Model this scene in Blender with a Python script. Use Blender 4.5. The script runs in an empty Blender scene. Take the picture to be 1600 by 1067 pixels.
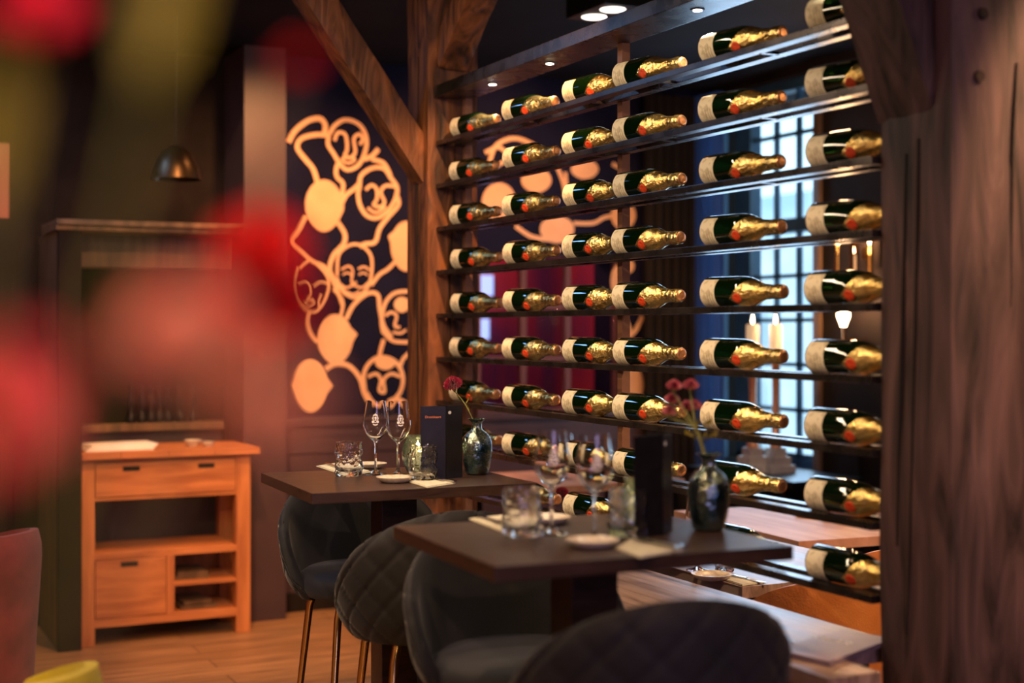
import bpy, bmesh, math, random
from mathutils import Vector, Matrix, noise
random.seed(7)
R = math.radians
sc = bpy.context.scene
col = sc.collection
# ------------------------------------------------------------------ camera
YAW = math.atan(1088 / 2222)
CY, SY = math.cos(YAW), math.sin(YAW)
cam = bpy.data.cameras.new('camera')
cam.lens = 50; cam.sensor_width = 36; cam.shift_y = -19.5 / 1600
cam.clip_start = 0.02
cam.dof.use_dof = True; cam.dof.focus_distance = 4.45; cam.dof.aperture_fstop = 1.45
camo = bpy.data.objects.new('camera', cam); col.objects.link(camo)
camo.location = (0, 0, 1.5); camo.rotation_euler = (R(90), 0, -YAW)
sc.camera = camo
# ------------------------------------------------------------------ world
w = bpy.data.worlds.new('world'); sc.world = w; w.use_nodes = True
bg = w.node_tree.nodes['Background']
bg.inputs[0].default_value = (0.50, 0.78, 1.0, 1); bg.inputs[1].default_value = 2.0
sc.view_settings.view_transform = 'Standard'; sc.view_settings.look = 'None'
sc.view_settings.exposure = 0.18; sc.view_settings.gamma = 1.0
sc.view_settings.use_curve_mapping = False
sc.cycles.max_bounces = 10; sc.cycles.transmission_bounces = 8; sc.cycles.glossy_bounces = 4
sc.cycles.diffuse_bounces = 3; sc.cycles.transparent_max_bounces = 8
sc.cycles.sample_clamp_indirect = 16.0
# ------------------------------------------------------------------ lights
def light(kind, loc, energy, color, target=None, size=0.05, spot=None, blend=0.5, size_y=None, name='lamp_or_fill'):
    l = bpy.data.lights.new(name, kind); l.energy = energy; l.color = color
    if kind == 'AREA':
        l.size = size
        if size_y: l.shape = 'RECTANGLE'; l.size_y = size_y
    else: l.shadow_soft_size = size
    if kind == 'SPOT': l.spot_size = R(spot or 60); l.spot_blend = blend
    o = bpy.data.objects.new(name, l); col.objects.link(o); o.location = loc
    if target is not None:
        o.rotation_euler = (Vector(target) - Vector(loc)).to_track_quat('-Z', 'Y').to_euler()
    return o
WARM = (1.0, 0.60, 0.30); WARM2 = (1.0, 0.46, 0.17); DAY = (0.45, 0.70, 1.0); LAV = (0.78, 0.62, 1.0)
light('SPOT', (1.0, 3.9, 2.88), 70, WARM, (1.5, 4.0, 1.05), 0.02, 75)
light('SPOT', (0.9, 2.3, 2.88), 45, WARM, (1.5, 2.8, 1.05), 0.02, 75)
light('SPOT', (0.7, 1.2, 2.88), 45, WARM, (1.5, 2.9, 1.1), 0.02, 50)
light('SPOT', (-2.2, 1.5, 2.88), 130, WARM, (-3.5, 3.0, 1.5), 0.05, 110)  # added fill on the unseen left wall so the gold foil reflects it
light('SPOT', (0.2, 2.6, 2.88), 95, (1, .70, .40), (2.2, 4.2, 1.5), 0.02, 70)  # added warm fill that brightens the bottles, no fitting there
light('AREA', (1.15, 4.3, 2.92), 38, (1, .74, .48), (2.0, 4.4, 1.5), .14, size_y=3.4)  # added strip light without a fitting, puts long highlights on the foil
light('AREA', (0.6, 6.4, 2.93), 10, (.25, .5, 1), (0.6, 6.3, 0), .5)  # added blue light for the cool reflection on the rack's top bar
light('SPOT', (1.9, 3.5, 2.88), 230, WARM2, (2.34, 5.25, 1.5), 0.03, 46)  # added warm spot aimed at the far post's near face
light('SPOT', (2.1, 6.25, 2.88), 135, WARM2, (2.2, 7.3, 1.6), 0.06, 100, 0.8)
light('SPOT', (3.3, 6.2, 2.88), 90, WARM2, (3.4, 7.3, 1.9), 0.06, 100, 0.8)
light('SPOT', (1.4, 5.5, 2.88), 190, WARM2, (1.55, 6.95, 0.5), 0.05, 60, 0.8)
light('SPOT', (0.9, 4.2, 2.88), 120, WARM2, (1.35, 7.1, 1.7), 0.05, 50, 0.8)  # added warm spot lifting the niche and its cornice
light('SPOT', (-1.2, 4.8, 2.6), 45, WARM, (1.0, 7.0, 1.2), 0.05, 50, 0.8)  # added spot from the unseen left of the room, brightens the surround's side
light('SPOT', (-0.6, 1.2, 2.88), 190, WARM, (-0.1, 4.4, 0.4), 0.05, 90, 0.8)  # added spot that brightens the armchairs at the left edge
light('AREA', (0.6, -2.4, 2.0), 42, (.66, .50, 1.0), (2.0, 2.6, 1.2), 1.8)  # unseen lavender fill behind the camera, added to tint the near post
light('AREA', (4.72, 6.5, 1.75), 17, DAY, (2.0, 5.0, 1.4), 0.7, size_y=1.8)
light('AREA', (4.72, 3.6, 1.8), 9, (0.70, 0.70, 1.0), (2.2, 3.4, 0.8), 1.2, size_y=1.6)
light('SPOT', (2.9, 1.7, 2.88), 260, WARM, (2.75, 3.2, 0.7), 0.05, 55)  # added spot that lights the back of the orange leather chair
light('SPOT', (2.6, 1.2, 2.88), 8, WARM, (2.1, 2.5, 0.8), 0.04, 60)
light('SPOT', (3.6, 4.6, 2.88), 35, WARM, (3.4, 4.6, 0.8), 0.05, 85)
light('SPOT', (-0.45, 0.15, 2.5), 110, (1.0, 0.66, 0.42), (0.05, 0.5, 1.5), 0.05, 60)  # added spot above the camera, lights the blurred bouquet
for lx, ly, le in ((-2.4, 3.0, 5), (-1.6, 5.2, 5), (-0.4, -1.4, 5), (1.6, -0.8, 5), (3.9, 1.6, 5), (0.6, 0.6, 4), (4.2, 5.2, 4)):
    light('POINT', (lx, ly, 2.55), le * 2.4, WARM, size=0.05)  # added small points without fittings, for glints on glass and metal
# ------------------------------------------------------------------ materials
def mat(name, color, rough=0.5, metal=0.0, emit=None, estr=0.0, trans=0.0, ior=1.45, coat=0.0, spec=None, sheen=0.0, alpha=1.0):
    m = bpy.data.materials.new(name); m.use_nodes = True
    b = m.node_tree.nodes['Principled BSDF']
    b.inputs['Base Color'].default_value = (*color, 1); b.inputs['Roughness'].default_value = rough
    b.inputs['Metallic'].default_value = metal; b.inputs['IOR'].default_value = ior
    b.inputs['Transmission Weight'].default_value = trans; b.inputs['Coat Weight'].default_value = coat
    b.inputs['Sheen Weight'].default_value = sheen; b.inputs['Alpha'].default_value = alpha
    if spec is not None: b.inputs['Specular IOR Level'].default_value = spec
    if emit: b.inputs['Emission Color'].default_value = (*emit, 1); b.inputs['Emission Strength'].default_value = estr
    return m
def noisy(m, c1, c2, scale=(1, 1, 1), nscale=5.0, detail=6, lo=0.35, hi=0.65, bump=0.0, bscale=None, dist=0.0, rough=None):
    nt = m.node_tree; N = nt.nodes; L = nt.links; b = N['Principled BSDF']
    tc = N.new('ShaderNodeTexCoord'); mp = N.new('ShaderNodeMapping'); mp.inputs['Scale'].default_value = scale
    L.new(tc.outputs['Object'], mp.inputs['Vector'])
    n = N.new('ShaderNodeTexNoise'); n.inputs['Scale'].default_value = nscale; n.inputs['Detail'].default_value = detail
    n.inputs['Distortion'].default_value = dist
    L.new(mp.outputs[0], n.inputs['Vector'])
    r = N.new('ShaderNodeValToRGB'); r.color_ramp.elements[0].position = lo; r.color_ramp.elements[1].position = hi
    r.color_ramp.elements[0].color = (*c1, 1); r.color_ramp.elements[1].color = (*c2, 1)
    L.new(n.outputs['Fac'], r.inputs[0]); L.new(r.outputs[0], b.inputs['Base Color'])
    if rough:
        mr = N.new('ShaderNodeMapRange'); mr.inputs[3].default_value = rough[0]; mr.inputs[4].default_value = rough[1]
        L.new(n.outputs['Fac'], mr.inputs[0]); L.new(mr.outputs[0], b.inputs['Roughness'])
    if bump:
        n2 = n
        if bscale:
            n2 = N.new('ShaderNodeTexNoise'); n2.inputs['Scale'].default_value = bscale; n2.inputs['Detail'].default_value = 4
            L.new(mp.outputs[0], n2.inputs['Vector'])
        bp = N.new('ShaderNodeBump'); bp.inputs['Strength'].default_value = bump; bp.inputs['Distance'].default_value = 0.01
        L.new(n2.outputs['Fac'], bp.inputs['Height']); L.new(bp.outputs[0], b.inputs['Normal'])
    return m
M = {}
M['post'] = noisy(mat('old_oak', (.1, .05, .02), .55), (.014, .006, .003), (.28, .098, .030), (3.5, 3.5, .8), 4.0, 11, .30, .78, 1.0, None, 1.6)
M['postnear'] = noisy(mat('violet_lit_oak', (.1, .05, .04), .6), (.010, .0055, .005), (.150, .080, .078), (4, 4, .7), 3.2, 12, .30, .80, 1.0, None, 1.4)  # bluer copy of the oak, tinted so the lavender light shows on it
M['crack'] = mat('oak_crack', (.008, .004, .003), .9)
M['peg'] = noisy(mat('peg_wood', (.03, .015, .01), .7), (.015, .008, .005), (.05, .025, .015), nscale=40)
M['rack'] = noisy(mat('rack_steel', (.045, .038, .036), .28, 0.85), (.05, .042, .04), (.10, .085, .08), nscale=12, rough=(.2, .36))
M['upright'] = mat('warm_lit_steel', (.26, .13, .085), .45, .35)  # coppery tone of the warm light put into the steel colour
M['glassgreen'] = mat('green_glass', (.002, .010, .002), .04, trans=.35, ior=1.5, coat=.8)
M['label'] = noisy(mat('label_paper', (.7, .64, .46), .55), (.52, .46, .31), (.72, .66, .48), (1, 1, 1), 55, 3, .40, .5)
M['foil'] = noisy(mat('gold_foil', (.75, .5, .14), .27, 1.0), (.72, .50, .15), (.95, .74, .32), nscale=30, bump=.7, bscale=60)
M['seal'] = noisy(mat('red_seal', (.62, .05, .015), .4), (.50, .035, .01), (.75, .09, .02), nscale=150, bump=.4)
M['cap'] = noisy(mat('copper_cap', (.85, .42, .20), .35, .9), (.75, .34, .14), (.95, .55, .30), nscale=100)
M['navy'] = noisy(mat('navy_wall', (.012, .012, .035), .9, spec=.12), (.006, .006, .022), (.009, .009, .030), nscale=3)
M['mural'] = noisy(mat('mural_paint', (.78, .42, .22), .7), (.72, .38, .20), (.80, .45, .25), nscale=6)
M['wains'] = noisy(mat('wainscot_paint', (.09, .045, .045), .5), (.050, .026, .032), (.065, .034, .040), nscale=4)
M['dark'] = noisy(mat('dark_paint', (.02, .016, .018), .8, spec=.15), (.009, .006, .005), (.016, .010, .008), nscale=4)
M['tan'] = noisy(mat('tan_wood', (.20, .12, .07), .6), (.07, .040, .022), (.16, .09, .048), (6, 6, .6), 4, bump=.2)
M['ceil'] = noisy(mat('ceiling_paint', (.02, .017, .022), .9, spec=.1), (.008, .006, .008), (.011, .009, .012), nscale=3)
M['plain'] = noisy(mat('back_wall_paint', (.10, .05, .04), .8), (.30, .16, .10), (.42, .25, .15), nscale=2)
M['velvet'] = noisy(mat('charcoal_velvet', (.022, .020, .026), .75, sheen=.18), (.004, .004, .0065), (.011, .0105, .017), nscale=6)
M['velvet'].node_tree.nodes['Principled BSDF'].inputs['Sheen Roughness'].default_value = .35
M['velvetblue'] = noisy(mat('navy_velvet', (.012, .014, .035), .7, sheen=.08), (.004, .005, .014), (.010, .012, .030), nscale=8)
M['velvetred'] = noisy(mat('red_velvet', (.28, .04, .035), .7, sheen=.12), (.20, .022, .022), (.34, .045, .04), nscale=8)
M['yellow'] = noisy(mat('yellow_velvet', (.5, .42, .03), .7, sheen=.1), (.62, .50, .02), (.80, .64, .04), nscale=8)
M['brass'] = mat('brass', (.80, .52, .20), .16, 1.0)
M['leather'] = noisy(mat('tan_leather', (.62, .21, .06), .5), (.52, .16, .04), (.70, .26, .08), nscale=7, bump=.15, bscale=200)
M['tabletop'] = noisy(mat('dark_oak_veneer', (.035, .018, .012), .34), (.020, .010, .007), (.06, .030, .020), (1.2, 14, 8), 7, 6, .3, .7, .10, None, .6, rough=(.28, .5))
M['teak'] = noisy(mat('teak', (.55, .22, .08), .5), (.34, .105, .035), (.60, .22, .075), (1, 7, 7), 3, 6, .3, .72, .15, None, .8)
M['teakv'] = noisy(mat('teak_upright', (.55, .22, .08), .5), (.34, .105, .035), (.60, .22, .075), (7, 7, .8), 3, 6, .3, .72, .15, None, .8)
M['plank'] = noisy(mat('ledge_plank', (.3, .2, .17), .38), (.13, .08, .065), (.40, .28, .24), (9, .8, 3), 3, 7, .3, .72, .2, None, 1.0, rough=(.25, .45))
M['lighttable'] = noisy(mat('light_table', (.5, .26, .16), .5), (.42, .2, .12), (.56, .3, .2), (5, .8, 3), 3, bump=.08)
M['cutout'] = mat('dark_recess', (.006, .004, .003), .9)
M['menu'] = noisy(mat('menu_black', (.018, .015, .02), .35), (.004, .0035, .005), (.008, .007, .009), nscale=30)
M['menuviolet'] = noisy(mat('menu_violet', (.22, .16, .19), .4), (.20, .145, .175), (.25, .18, .21), nscale=20)
M['ink'] = mat('orange_ink', (.75, .22, .08), .6)
M['whiteink'] = mat('white_ink', (.8, .76, .72), .6)
M['ceramic'] = noisy(mat('speckled_ceramic', (.62, .54, .44), .25), (.50, .43, .35), (.66, .58, .48), nscale=90)
M['napkin'] = noisy(mat('napkin_paper', (.55, .52, .42), .8), (.50, .47, .38), (.60, .57, .46), nscale=40)
M['steel'] = mat('cutlery_steel', (.60, .58, .56), .10, 1.0)
M['glass'] = mat('clear_glass', (1, 1, 1), .0, trans=1.0, ior=1.45)
M['waveglass'] = mat('wavy_glass', (1, 1, 1), .01, trans=1.0, ior=1.48)
def _bump(m, scale, strength):
    N = m.node_tree.nodes; L = m.node_tree.links; tc = N.new('ShaderNodeTexCoord'); n = N.new('ShaderNodeTexNoise'); n.inputs['Scale'].default_value = scale; n.inputs['Detail'].default_value = 1
    b = N.new('ShaderNodeBump'); b.inputs['Strength'].default_value = strength; b.inputs['Distance'].default_value = .01
    L.new(tc.outputs['Object'], n.inputs['Vector']); L.new(n.outputs['Fac'], b.inputs['Height']); L.new(b.outputs[0], N['Principled BSDF'].inputs['Normal'])
_bump(M['waveglass'], 55, .55)
M['votive'] = noisy(mat('smoked_votive_glass', (.25, .42, .36), .03, trans=.95, coat=.5), (.45, .62, .52), (.75, .88, .74), nscale=25, bump=.15)
M['mercury'] = noisy(mat('mirrored_vase_glass', (.07, .13, .14), .07, .95), (.03, .08, .10), (.30, .36, .33), nscale=16, bump=.5, bscale=70)
M['water'] = mat('melted_ice', (.85, .9, .85), .3, trans=.4)
M['wax'] = mat('candle_wax', (.85, .78, .62), .5, emit=(1, .62, .3), estr=.35)
M['flame'] = mat('flame', (1, .7, .4), .5, emit=(1, .62, .28), estr=28)
M['led'] = mat('led_lens', (1, 1, 1), .5, emit=(1, .86, .68), estr=30)
M['bulb'] = mat('bulb', (1, 1, 1), .5, emit=(1, .62, .30), estr=22)
M['carn'] = noisy(mat('crimson_petal', (.55, .01, .05), .6, sheen=.2), (.20, .002, .025), (.38, .006, .05), nscale=60)
M['scarlet'] = noisy(mat('scarlet_petal', (.8, .012, .01), .6), (.7, .008, .008), (.9, .02, .015), nscale=60)
M['rose'] = noisy(mat('rose_petal', (.8, .03, .08), .6), (.75, .02, .05), (.85, .05, .1), nscale=60)
M['dusty'] = noisy(mat('dusty_pink_petal', (.50, .07, .11), .6), (.38, .03, .07), (.72, .28, .28), nscale=40)
M['coral'] = noisy(mat('coral_petal', (.85, .16, .12), .6), (.8, .12, .09), (.9, .2, .16), nscale=60)
M['peach'] = noisy(mat('peach_petal', (.9, .40, .22), .6), (.85, .34, .18), (.92, .45, .27), nscale=60)
M['stem'] = noisy(mat('stem_green', (.16, .17, .03), .5), (.12, .13, .02), (.22, .22, .05), nscale=30)
M['stemdark'] = mat('brownish_stem', (.07, .045, .012), .6)
M['leaf'] = noisy(mat('leaf_olive', (.30, .26, .02), .5), (.13, .11, .006), (.22, .17, .012), nscale=30)
M['iron'] = mat('blackened_iron', (.01, .01, .012), .4, .6)
M['frameblue'] = noisy(mat('window_paint', (.02, .05, .09), .5), (.02, .07, .14), (.03, .10, .19), nscale=5)
M['pane'] = mat('window_glass', (1, 1, 1), .0, trans=1.0, ior=1.05)
M['curtain'] = noisy(mat('daylit_curtain', (.08, .12, .22), .8), (.06, .09, .17), (.10, .15, .26), (30, 30, 1), 3)  # blue of the daylight put into the cloth colour
def _translucent(m, c):
    N = m.node_tree.nodes; L = m.node_tree.links; t = N.new('ShaderNodeBsdfTranslucent'); t.inputs[0].default_value = (*c, 1)
    mx = N.new('ShaderNodeMixShader'); mx.inputs[0].default_value = .7
    L.new(N['Principled BSDF'].outputs[0], mx.inputs[1]); L.new(t.outputs[0], mx.inputs[2]); L.new(mx.outputs[0], N['Material Output'].inputs[0])
_translucent(M['curtain'], (.32, .50, .80))
M['curtaindark'] = noisy(mat('dark_curtain', (.012, .008, .008), .9), (.010, .007, .007), (.016, .010, .010), (30, 30, 1), 3)
M['outside'] = noisy(mat('rendered_facade', (.7, .72, .75), .8), (.45, .55, .62), (.85, .85, .85), nscale=1.2)
M['plinth'] = noisy(mat('pale_stone', (.5, .48, .45), .6), (.42, .4, .38), (.56, .54, .5), nscale=9)
M['paper'] = mat('white_paper', (.8, .74, .68), .7)
M['lead'] = mat('lead_line', (.10, .03, .03), .6)
# floor planks
def floor_mat():
    m = mat('floor_planks', (.4, .22, .1), .42); nt = m.node_tree; N = nt.nodes; L = nt.links; b = N['Principled BSDF']
    tc = N.new('ShaderNodeTexCoord'); mp = N.new('ShaderNodeMapping'); L.new(tc.outputs['Object'], mp.inputs[0])
    br = N.new('ShaderNodeTexBrick'); L.new(mp.outputs[0], br.inputs[0])
    br.inputs['Scale'].default_value = 1; br.inputs['Brick Width'].default_value = 1.6; br.inputs['Row Height'].default_value = .16
    br.inputs['Mortar Size'].default_value = .003; br.inputs['Color1'].default_value = (.42, .22, .10, 1)
    br.inputs['Color2'].default_value = (.30, .15, .065, 1); br.inputs['Mortar'].default_value = (.08, .04, .02, 1)
    mp2 = N.new('ShaderNodeMapping'); mp2.inputs['Scale'].default_value = (1.2, 14, 1); L.new(tc.outputs['Object'], mp2.inputs[0])
    n = N.new('ShaderNodeTexNoise'); n.inputs['Scale'].default_value = 2.5; n.inputs['Detail'].default_value = 6; L.new(mp2.outputs[0], n.inputs[0])
    r = N.new('ShaderNodeMapRange'); r.inputs[1].default_value = .3; r.inputs[2].default_value = .7; r.inputs[3].default_value = .5; r.inputs[4].default_value = 1.25
    L.new(n.outputs[0], r.inputs[0])
    mx = N.new('ShaderNodeMix'); mx.data_type = 'RGBA'; mx.blend_type = 'MULTIPLY'; mx.inputs[0].default_value = 1
    L.new(br.outputs[0], mx.inputs[6]); L.new(r.outputs[0], mx.inputs[7]); L.new(mx.outputs[2], b.inputs['Base Color'])
    return m
M['floor'] = floor_mat()
# ------------------------------------------------------------------ mesh helpers
def BM(): return bmesh.new()
def obj(name, bm, m=None, parent=None, loc=None, rot=None, smooth=None, keep=False):
    me = bpy.data.meshes.new(name)
    bmesh.ops.recalc_face_normals(bm, faces=bm.faces[:])
    bm.to_mesh(me); bm.free()
    if smooth is not None:
        for p in me.polygons: p.use_smooth = True
        me.set_sharp_from_angle(angle=R(smooth))
    if m: me.materials.append(M[m] if isinstance(m, str) else m)
    o = bpy.data.objects.new(name, me); col.objects.link(o)
    if parent: o.parent = parent
    if loc is not None: o.location = loc
    if rot is not None: o.rotation_euler = rot
    return o
def thing(name, label, cat, loc=(0, 0, 0), rz=0, group=None):
    o = bpy.data.objects.new(name, None); col.objects.link(o); o.empty_display_size = .05
    o.location = loc; o.rotation_euler = (0, 0, rz); o['label'] = label; o['category'] = cat
    if group: o['group'] = group
    return o
def tag(o, label, cat, group=None, kind=None):
    o['label'] = label; o['category'] = cat
    if group: o['group'] = group
    if kind: o['kind'] = kind
    return o
def struct(name, bm, m, parent=None, **k):
    o = obj(name, bm, m, parent, **k)
    if not parent: o['kind'] = 'structure'
    return o
def copy_tree(o, parent=None):
    c = o.copy(); col.objects.link(c)
    if parent: c.parent = parent
    for ch in list(o.children): copy_tree(ch, c)
    return c
def box(bm, x0, x1, y0, y1, z0, z1, bev=0.0, mtx=None):
    r = bmesh.ops.create_cube(bm, size=1); v = r['verts']
    for p in v: p.co = Vector(((x0 + x1) / 2 + p.co.x * (x1 - x0), (y0 + y1) / 2 + p.co.y * (y1 - y0), (z0 + z1) / 2 + p.co.z * (z1 - z0)))
    if bev:
        es = list({e for p in v for e in p.link_edges})
        rr = bmesh.ops.bevel(bm, geom=es, offset=bev, segments=2, affect='EDGES', profile=.7)
        v = list({q for f in rr['faces'] for q in f.verts} | {p for p in v if p.is_valid})
    if mtx is not None:
        for p in v: p.co = mtx @ p.co
    return v
def lathe(bm, prof, seg=32, mtx=None, warp=None, cap=False):
    rings = []
    for r, z in prof:
        ring = []
        for i in range(seg):
            a = 2 * math.pi * i / seg
            p = Vector((r * math.cos(a), r * math.sin(a), z))
            if warp: p = warp(p, a, r, z)
            if mtx is not None: p = mtx @ p
            ring.append(bm.verts.new(p))
        rings.append(ring)
    for a, b in zip(rings, rings[1:]):
        for i in range(seg):
            j = (i + 1) % seg
            bm.faces.new((a[i], a[j], b[j], b[i]))
    if cap:
        bm.faces.new(rings[0]); bm.faces.new(rings[-1])
    return rings
def tube(bm, pts, r, seg=10, closed=False):
    pts = [Vector(p) for p in pts]; n = len(pts)
    rr = r if isinstance(r, (list, tuple)) else [r] * n
    rings = []; up = None
    for i, p in enumerate(pts):
        if closed: t = pts[(i + 1) % n] - pts[i - 1]
        else: t = pts[min(i + 1, n - 1)] - pts[max(i - 1, 0)]
        t.normalize()
        if up is None:
            up = t.orthogonal().normalized()
        up = (up - t * up.dot(t)).normalized(); s = t.cross(up)
        rings.append([bm.verts.new(p + (up * math.cos(2 * math.pi * k / seg) + s * math.sin(2 * math.pi * k / seg)) * rr[i]) for k in range(seg)])
    for i in range(n if closed else n - 1):
        a, b = rings[i], rings[(i + 1) % n]
        for k in range(seg):
            l = (k + 1) % seg; bm.faces.new((a[k], a[l], b[l], b[k]))
    if not closed: bm.faces.new(rings[0]); bm.faces.new(rings[-1])
def catmull(pts, sub=6, closed=False):
    out = []; n = len(pts)
    rng = range(n if closed else n - 1)
    for i in rng:
        p0 = pts[(i - 1) % n] if closed or i > 0 else pts[0]
        p1 = pts[i]; p2 = pts[(i + 1) % n]
        p3 = pts[(i + 2) % n] if closed or i + 2 < n else pts[-1]
        for k in range(sub):
            t = k / sub
            out.append(tuple(.5 * ((2 * b) + (-a + c) * t + (2 * a - 5 * b + 4 * c - d) * t * t + (-a + 3 * b - 3 * c + d) * t ** 3) for a, b, c, d in zip(p0, p1, p2, p3)))
    if not closed: out.append(tuple(pts[-1]))
    return out
F = 2222.0
def from_cam(px, Z, z=None, py=None):
    "world point at depth Z on the sight line through column px"
    Xc = (px - 800) / F * Z
    zz = z if z is not None else 1.5 - (py - 514) * Z / F
    return Vector((CY * Xc + SY * Z, -SY * Xc + CY * Z, zz))
def on_z(px, py, z): return from_cam(px, (1.5 - z) * F / (py - 514), z)
def on_y(px, py, y):
    r = (px - 800) / F; Z = y / (CY - SY * r); return from_cam(px, Z, py=py)
def on_x(px, py, x):
    r = (px - 800) / F; Z = x / (SY + CY * r); return from_cam(px, Z, py=py)
ORD = ['first', 'second', 'third', 'fourth', 'fifth', 'sixth', 'seventh', 'eighth', 'ninth']
# ------------------------------------------------------------------ room shell
XW, YW, ZC = 4.85, 7.3, 2.95
bm = BM(); box(bm, -3.6, 6.0, -3.2, 7.6, -.1, 0); struct('floor', bm, 'floor')
bm = BM(); box(bm, -3.6, 6.0, -3.2, 7.6, ZC, ZC + .1); struct('ceiling', bm, 'ceil')
bm = BM(); box(bm, -3.7, -3.6, -3.2, 7.6, 0, ZC); struct('wall_left', bm, 'plain')
bm = BM(); box(bm, -3.6, XW + .2, -3.3, -3.2, 0, ZC); struct('wall_back', bm, 'plain')
# far wall: mural part, niche part, with an opening to a red room behind the rack
OX0, OX1, OZ0, OZ1 = 3.10, 4.28, 1.03, 1.93
bm = BM()
box(bm, 1.97, OX0, YW, YW + .3, 0, ZC); box(bm, OX1, XW + .2, YW, YW + .3, 0, ZC)
box(bm, OX0, OX1, YW, YW + .3, OZ1, ZC); box(bm, OX0, OX1, YW, YW + .3, 0, OZ0)
struct('wall_far', bm, 'navy')
bm = BM(); box(bm, -3.6, 1.97, 7.5, 7.6, 0, ZC); struct('wall_niche', bm, 'dark')
# right wall with a window
WY0, WY1, WZ0, WZ1 = 6.18, 7.24, .72, 2.90
bm = BM()
box(bm, XW, XW + .25, -3.2, WY0, 0, ZC); box(bm, XW, XW + .25, WY1, YW, 0, ZC)
box(bm, XW, XW + .25, WY0, WY1, 0, WZ0); box(bm, XW, XW + .25, WY0, WY1, WZ1, ZC)
struct('wall_right', bm, 'dark')
wn = thing('window_1', 'tall blue-framed window', 'window'); wn['kind'] = 'structure'
for k in ('label', 'category'): del wn[k]
bm = BM()
ya, yb = WY0, 7.0
box(bm, XW + .06, XW + .14, ya, ya + .06, WZ0, WZ1); box(bm, XW + .06, XW + .14, yb - .14, yb, WZ0, WZ1)
box(bm, XW + .06, XW + .14, ya, yb, WZ0, WZ0 + .06); box(bm, XW + .06, XW + .14, ya, yb, WZ1 - .06, WZ1)
box(bm, XW + .05, XW + .15, ya, yb, 2.045, 2.12); box(bm, XW + .06, XW + .14, 7.2, WY1, WZ0, WZ1)
ny = 3
for i in range(1, ny):
    y = ya + .06 + (yb - ya - .20) * i / ny; box(bm, XW + .085, XW + .115, y - .012, y + .012, WZ0, WZ1)
for z in (.79, 1.045, 1.30, 1.55, 1.80, 2.35, 2.60): box(bm, XW + .085, XW + .115, ya, yb, z - .011, z + .011)
obj('window_frame', bm, 'frameblue', wn)
bm = BM(); box(bm, XW + .098, XW + .102, ya, WY1, WZ0, WZ1); obj('pane', bm, 'pane', wn)
bm = BM(); box(bm, XW - .1, XW + .25, ya - .05, yb + .05, WZ0 - .04, WZ0); obj('window_sill', bm, 'frameblue', wn)
# warm timber trim beside the window and panel mouldings on the right wall
bm = BM(); box(bm, XW - .025, XW, WY0 - .06, WY0 - .01, .7, 2.9); struct('trim_1', bm, 'tan')
bm = BM(); box(bm, XW - .02, XW, 5.2, 5.96, 1.02, 1.06); box(bm, XW - .02, XW, 5.30, 5.34, .2, .95); box(bm, XW - .02, XW, 5.8, 5.84, .2, .95); struct('trim_2', bm, 'dark')
# outside facade
bm = BM(); box(bm, 9.0, 9.4, 8, 16, -3, 2.9); box(bm, 8.9, 9.0, 10, 11, 0, 2); box(bm, 8.9, 9.0, 12.3, 13.1, 0.2, 1.8)
tag(obj('neighbour_building', bm, 'outside'), 'pale rendered house front seen outside through the tall window', 'building')
# wainscot rail and panelling on the mural wall
bm = BM(); box(bm, 1.97, XW, YW - .03, YW, .985, 1.03, .006); box(bm, 1.97, XW, YW - .012, YW, .93, .985); struct('trim_3', bm, 'wains')
bm = BM(); box(bm, 2.0, XW, YW - .008, YW - .001, .1, .93)
for x in (2.35, 3.0, 3.6, 4.2):
    for (a, b, c, d) in ((x - .27, x + .27, .84, .86), (x - .27, x + .27, .18, .2), (x - .27, x - .25, .18, .86), (x + .25, x + .27, .18, .86)):
        box(bm, a, b, YW - .016, YW - .008, c, d)
struct('trim_4', bm, 'wains')
bm = BM(); box(bm, 2.02, XW, YW - .03, YW, 0, .1); struct('baseboard_far', bm, 'dark')
# red room beyond the glazed hatch
wn2 = thing('window_2', '', ''); del wn2['label'], wn2['category']; wn2['kind'] = 'structure'
bm = BM()
for x in (OX0, 3.37, 3.66, 3.95, OX1): box(bm, x - .018, x + .018, YW + .02, YW + .06, OZ0, OZ1)
for z in (OZ0, 1.33, 1.63, OZ1): box(bm, OX0, OX1, YW + .025, YW + .055, z - .015, z + .015)
obj('window_frame', bm, 'lead', wn2)
bm = BM(); box(bm, OX0, OX1, YW + .038, YW + .042, OZ0, OZ1); obj('pane', bm, 'pane', wn2)
M['redroom'] = noisy(mat('red_wallpaper', (.4, .02, .06), .8), (.12, .03, .12), (.40, .035, .07), (2.2, 1, .5), 1.6, 2, .4, .62)
bm = BM(); box(bm, 2.6, 4.8, 8.9, 9.0, 0, ZC); box(bm, 2.5, 2.6, 7.6, 9.0, 0, ZC); box(bm, 4.8, 4.9, 7.6, 9.0, 0, ZC); box(bm, 2.5, 4.9, 7.6, 9, ZC, ZC + .1); box(bm, 2.5, 4.9, 7.6, 9, -.1, 0)
struct('wall_hatch_room', bm, 'redroom')
light('POINT', (3.6, 8.2, 2.3), 24, (1.0, .42, .40), size=.1)
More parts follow.
